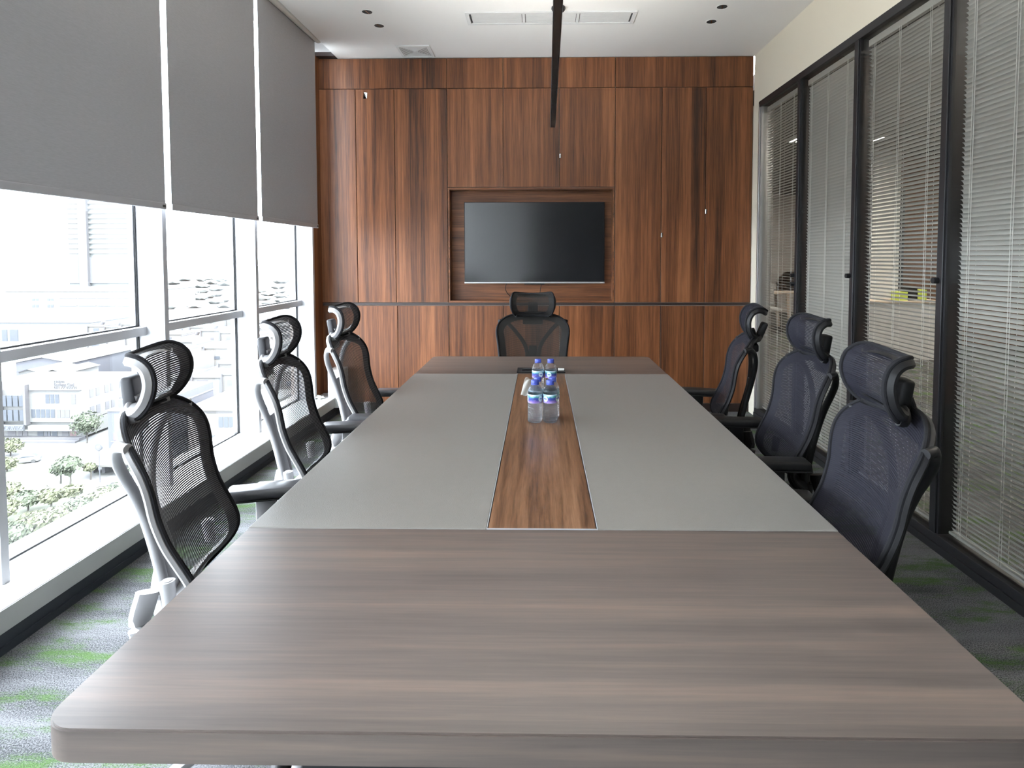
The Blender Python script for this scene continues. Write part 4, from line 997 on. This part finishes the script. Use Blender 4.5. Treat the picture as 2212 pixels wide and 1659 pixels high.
# trees
def crown_bm(r, h, n, seed):
    rnd = random.Random(seed); bm = BM()
    for _ in range(n):
        while True:
            p = Vector((rnd.uniform(-1, 1), rnd.uniform(-1, 1), rnd.uniform(-1, 1)))
            if .35 < p.length < 1: break
        p = Vector((p.x * r, p.y * r, p.z * h * .5)); p *= .8 + .2 * math.sin(p.x * 2.1 + p.z * 3 + seed)
        s = rnd.uniform(.16, .34); nrm = (p.normalized() + Vector((rnd.gauss(0, .6), rnd.gauss(0, .6), rnd.gauss(0, .6)))).normalized()
        a = nrm.orthogonal().normalized() * s; c = nrm.cross(a).normalized() * s * .6
        bm.faces.new([bm.verts.new(p + q) for q in (a, c, -a, -c)])
    return bm
def tree(px, py, r, h, trunk, label, leaf='foliage', n=900, seed=1, group=None, lean=0):
    g0 = gp(px, py); t = thing('tree', label, 'tree', g0, 0, group)
    b = crown_bm(r, h, n, seed); o = obj('crown', b, M[leaf], t, loc=(lean, 0, trunk + h * .42))
    b = BM(); sweep(b, spline([(0, 0, 0), (lean * .4 + .08, 0, trunk * .6), (lean, .05, trunk + h * .4)], 4), ellipse(.12, .12, 8), (0, 1, 0)); tk = obj('trunk', b, M['bark'], t, True)
    for k in range(3):
        a = 2.1 * k + seed; b = BM(); sweep(b, [Vector((lean * .5, 0, trunk * .75)), Vector((lean + .5 * r * math.cos(a), .5 * r * math.sin(a), trunk + h * .45))], ellipse(.06, .06, 6), (0, 1, .1)); obj('branch', b, M['bark'], t, True)
tree(188, 957, 2.9, 4.6, 1.9, 'bushy tree before the white shophouse, left of the chair headrest', 'foliage', 1100, 3)
tree(131, 1046, 1.55, 2.5, 1.7, 'left small round tree of the pair beside the lawn', 'foliage', 700, 5)
tree(152, 1049, 1.75, 3.3, 1.8, 'right small round tree of the pair beside the lawn', 'foliage', 800, 6)
tree(22, 985, 2.3, 2.8, .7, 'pale bushy tree by the shop sign at the picture edge', 'foliage2', 900, 7)
tree(14, 1020, 1.9, 2.2, .6, 'low pale bush left of the small parked car', 'foliage2', 700, 8)
tree(196, 1036, 1.0, 1.6, 1.4, 'slim pale young tree before the corner house', 'foliage2', 350, 9)
tree(300, 1030, 1.5, 2.0, .8, 'green bush between the corner house and the big white car', 'foliage', 400, 10)
for i, (px, py, r, h) in enumerate(((30, 1190, 2.3, 2.8), (75, 1165, 2.3, 3.0), (120, 1150, 2.1, 2.8), (165, 1130, 2.0, 2.6), (215, 1105, 2.0, 2.6), (10, 1130, 2.0, 2.6), (60, 1105, 1.8, 2.2), (110, 1098, 1.7, 2.1), (160, 1085, 1.6, 2.0), (255, 1085, 1.7, 2.2), (-25, 1170, 2.2, 2.6), (20, 1085, 1.8, 2.2), (70, 1230, 2.4, 3), (300, 1080, 1.7, 2.2), (-40, 1110, 2, 2.4))):
    tree(px, py, r, h, .9, 'yellow-green tree in the grove below the nearest window', 'foliage2' if i % 3 else 'foliage', 800, 20 + i, 'trees of the grove below the window')
far = []
for i in range(300):
    px = rnd.uniform(352, 660); py = rnd.uniform(606, 668)
    if 488 < px < 550: continue
    g0 = gp(px, py); Yd = g0.y
    if len(far) > 40 or any((g0 - q).length < .036 * max(Yd, q.y) for q in far): continue
    far.append(g0)
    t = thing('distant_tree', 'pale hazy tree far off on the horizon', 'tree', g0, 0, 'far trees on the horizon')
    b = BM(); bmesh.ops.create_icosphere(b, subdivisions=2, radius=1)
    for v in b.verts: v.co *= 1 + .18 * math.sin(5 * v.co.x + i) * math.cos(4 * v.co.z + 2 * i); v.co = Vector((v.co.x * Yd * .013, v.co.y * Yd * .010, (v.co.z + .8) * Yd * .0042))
    obj('crown', b, mat('hazy_foliage', (0.0647, 0.0680, 0.0647), .9, var=.06, scale=.05) if len(far) == 1 else bpy.data.materials['hazy_foliage'], t)  # distance haze is mixed into the crown colour
# cars
def car(px, py, deg, label, s=1.0):
    t = thing('car', label, 'car', gp(px, py), math.radians(deg))
    def shell(secs, name, m):
        b = BM(); rings = []
        for x, hw, z0_, z1_ in secs: rings.append([b.verts.new((x, q * w_, z)) for q, w_, z in ((-1, hw * .94, z0_), (-1, hw, (z0_ + z1_) / 2), (-1, hw * .82, z1_), (1, hw * .82, z1_), (1, hw, (z0_ + z1_) / 2), (1, hw * .94, z0_))])
        for p, q in zip(rings, rings[1:]):
            for i in range(6): b.faces.new((p[i], p[(i + 1) % 6], q[(i + 1) % 6], q[i]))
        b.faces.new(rings[0][::-1]); b.faces.new(rings[-1]); return obj(name, b, m, t, True)
    shell([(-2.2, .72, .35, .85), (-2.0, .84, .25, .95), (-1.0, .88, .2, .98), (.6, .88, .2, .96), (1.7, .84, .22, .82), (2.15, .70, .32, .68)], 'body', M['car_white'])
    c = shell([(-1.75, .66, .92, .96), (-1.15, .70, .92, 1.38), (.1, .70, .92, 1.42), (.95, .66, .92, .98)], 'cabin', M['far_glass'])
    b = BM(); box(b, -1.1, .05, -.56, .56, 1.37, 1.43, .02); obj('roof', b, M['car_white'], t)
    for x in (-1.35, 1.3):
        for y in (-.8, .8):
            b = BM(); cyl(b, (x, y - .1, .32), (x, y + .1, .32), .32, n=18); obj('wheel', b, M['tyre'], t, True)
    for y in (-.55, .55):
        b = BM(); box(b, 2.02, 2.14, y - .16, y + .16, .52, .64, .02); obj('headlamp', b, M['far_glass'], t)
    return t
car(54, 999, 205, 'small white car on the street left of the round trees')
car(266, 1043, 215, 'larger white car below the corner house, cut off by the chair')
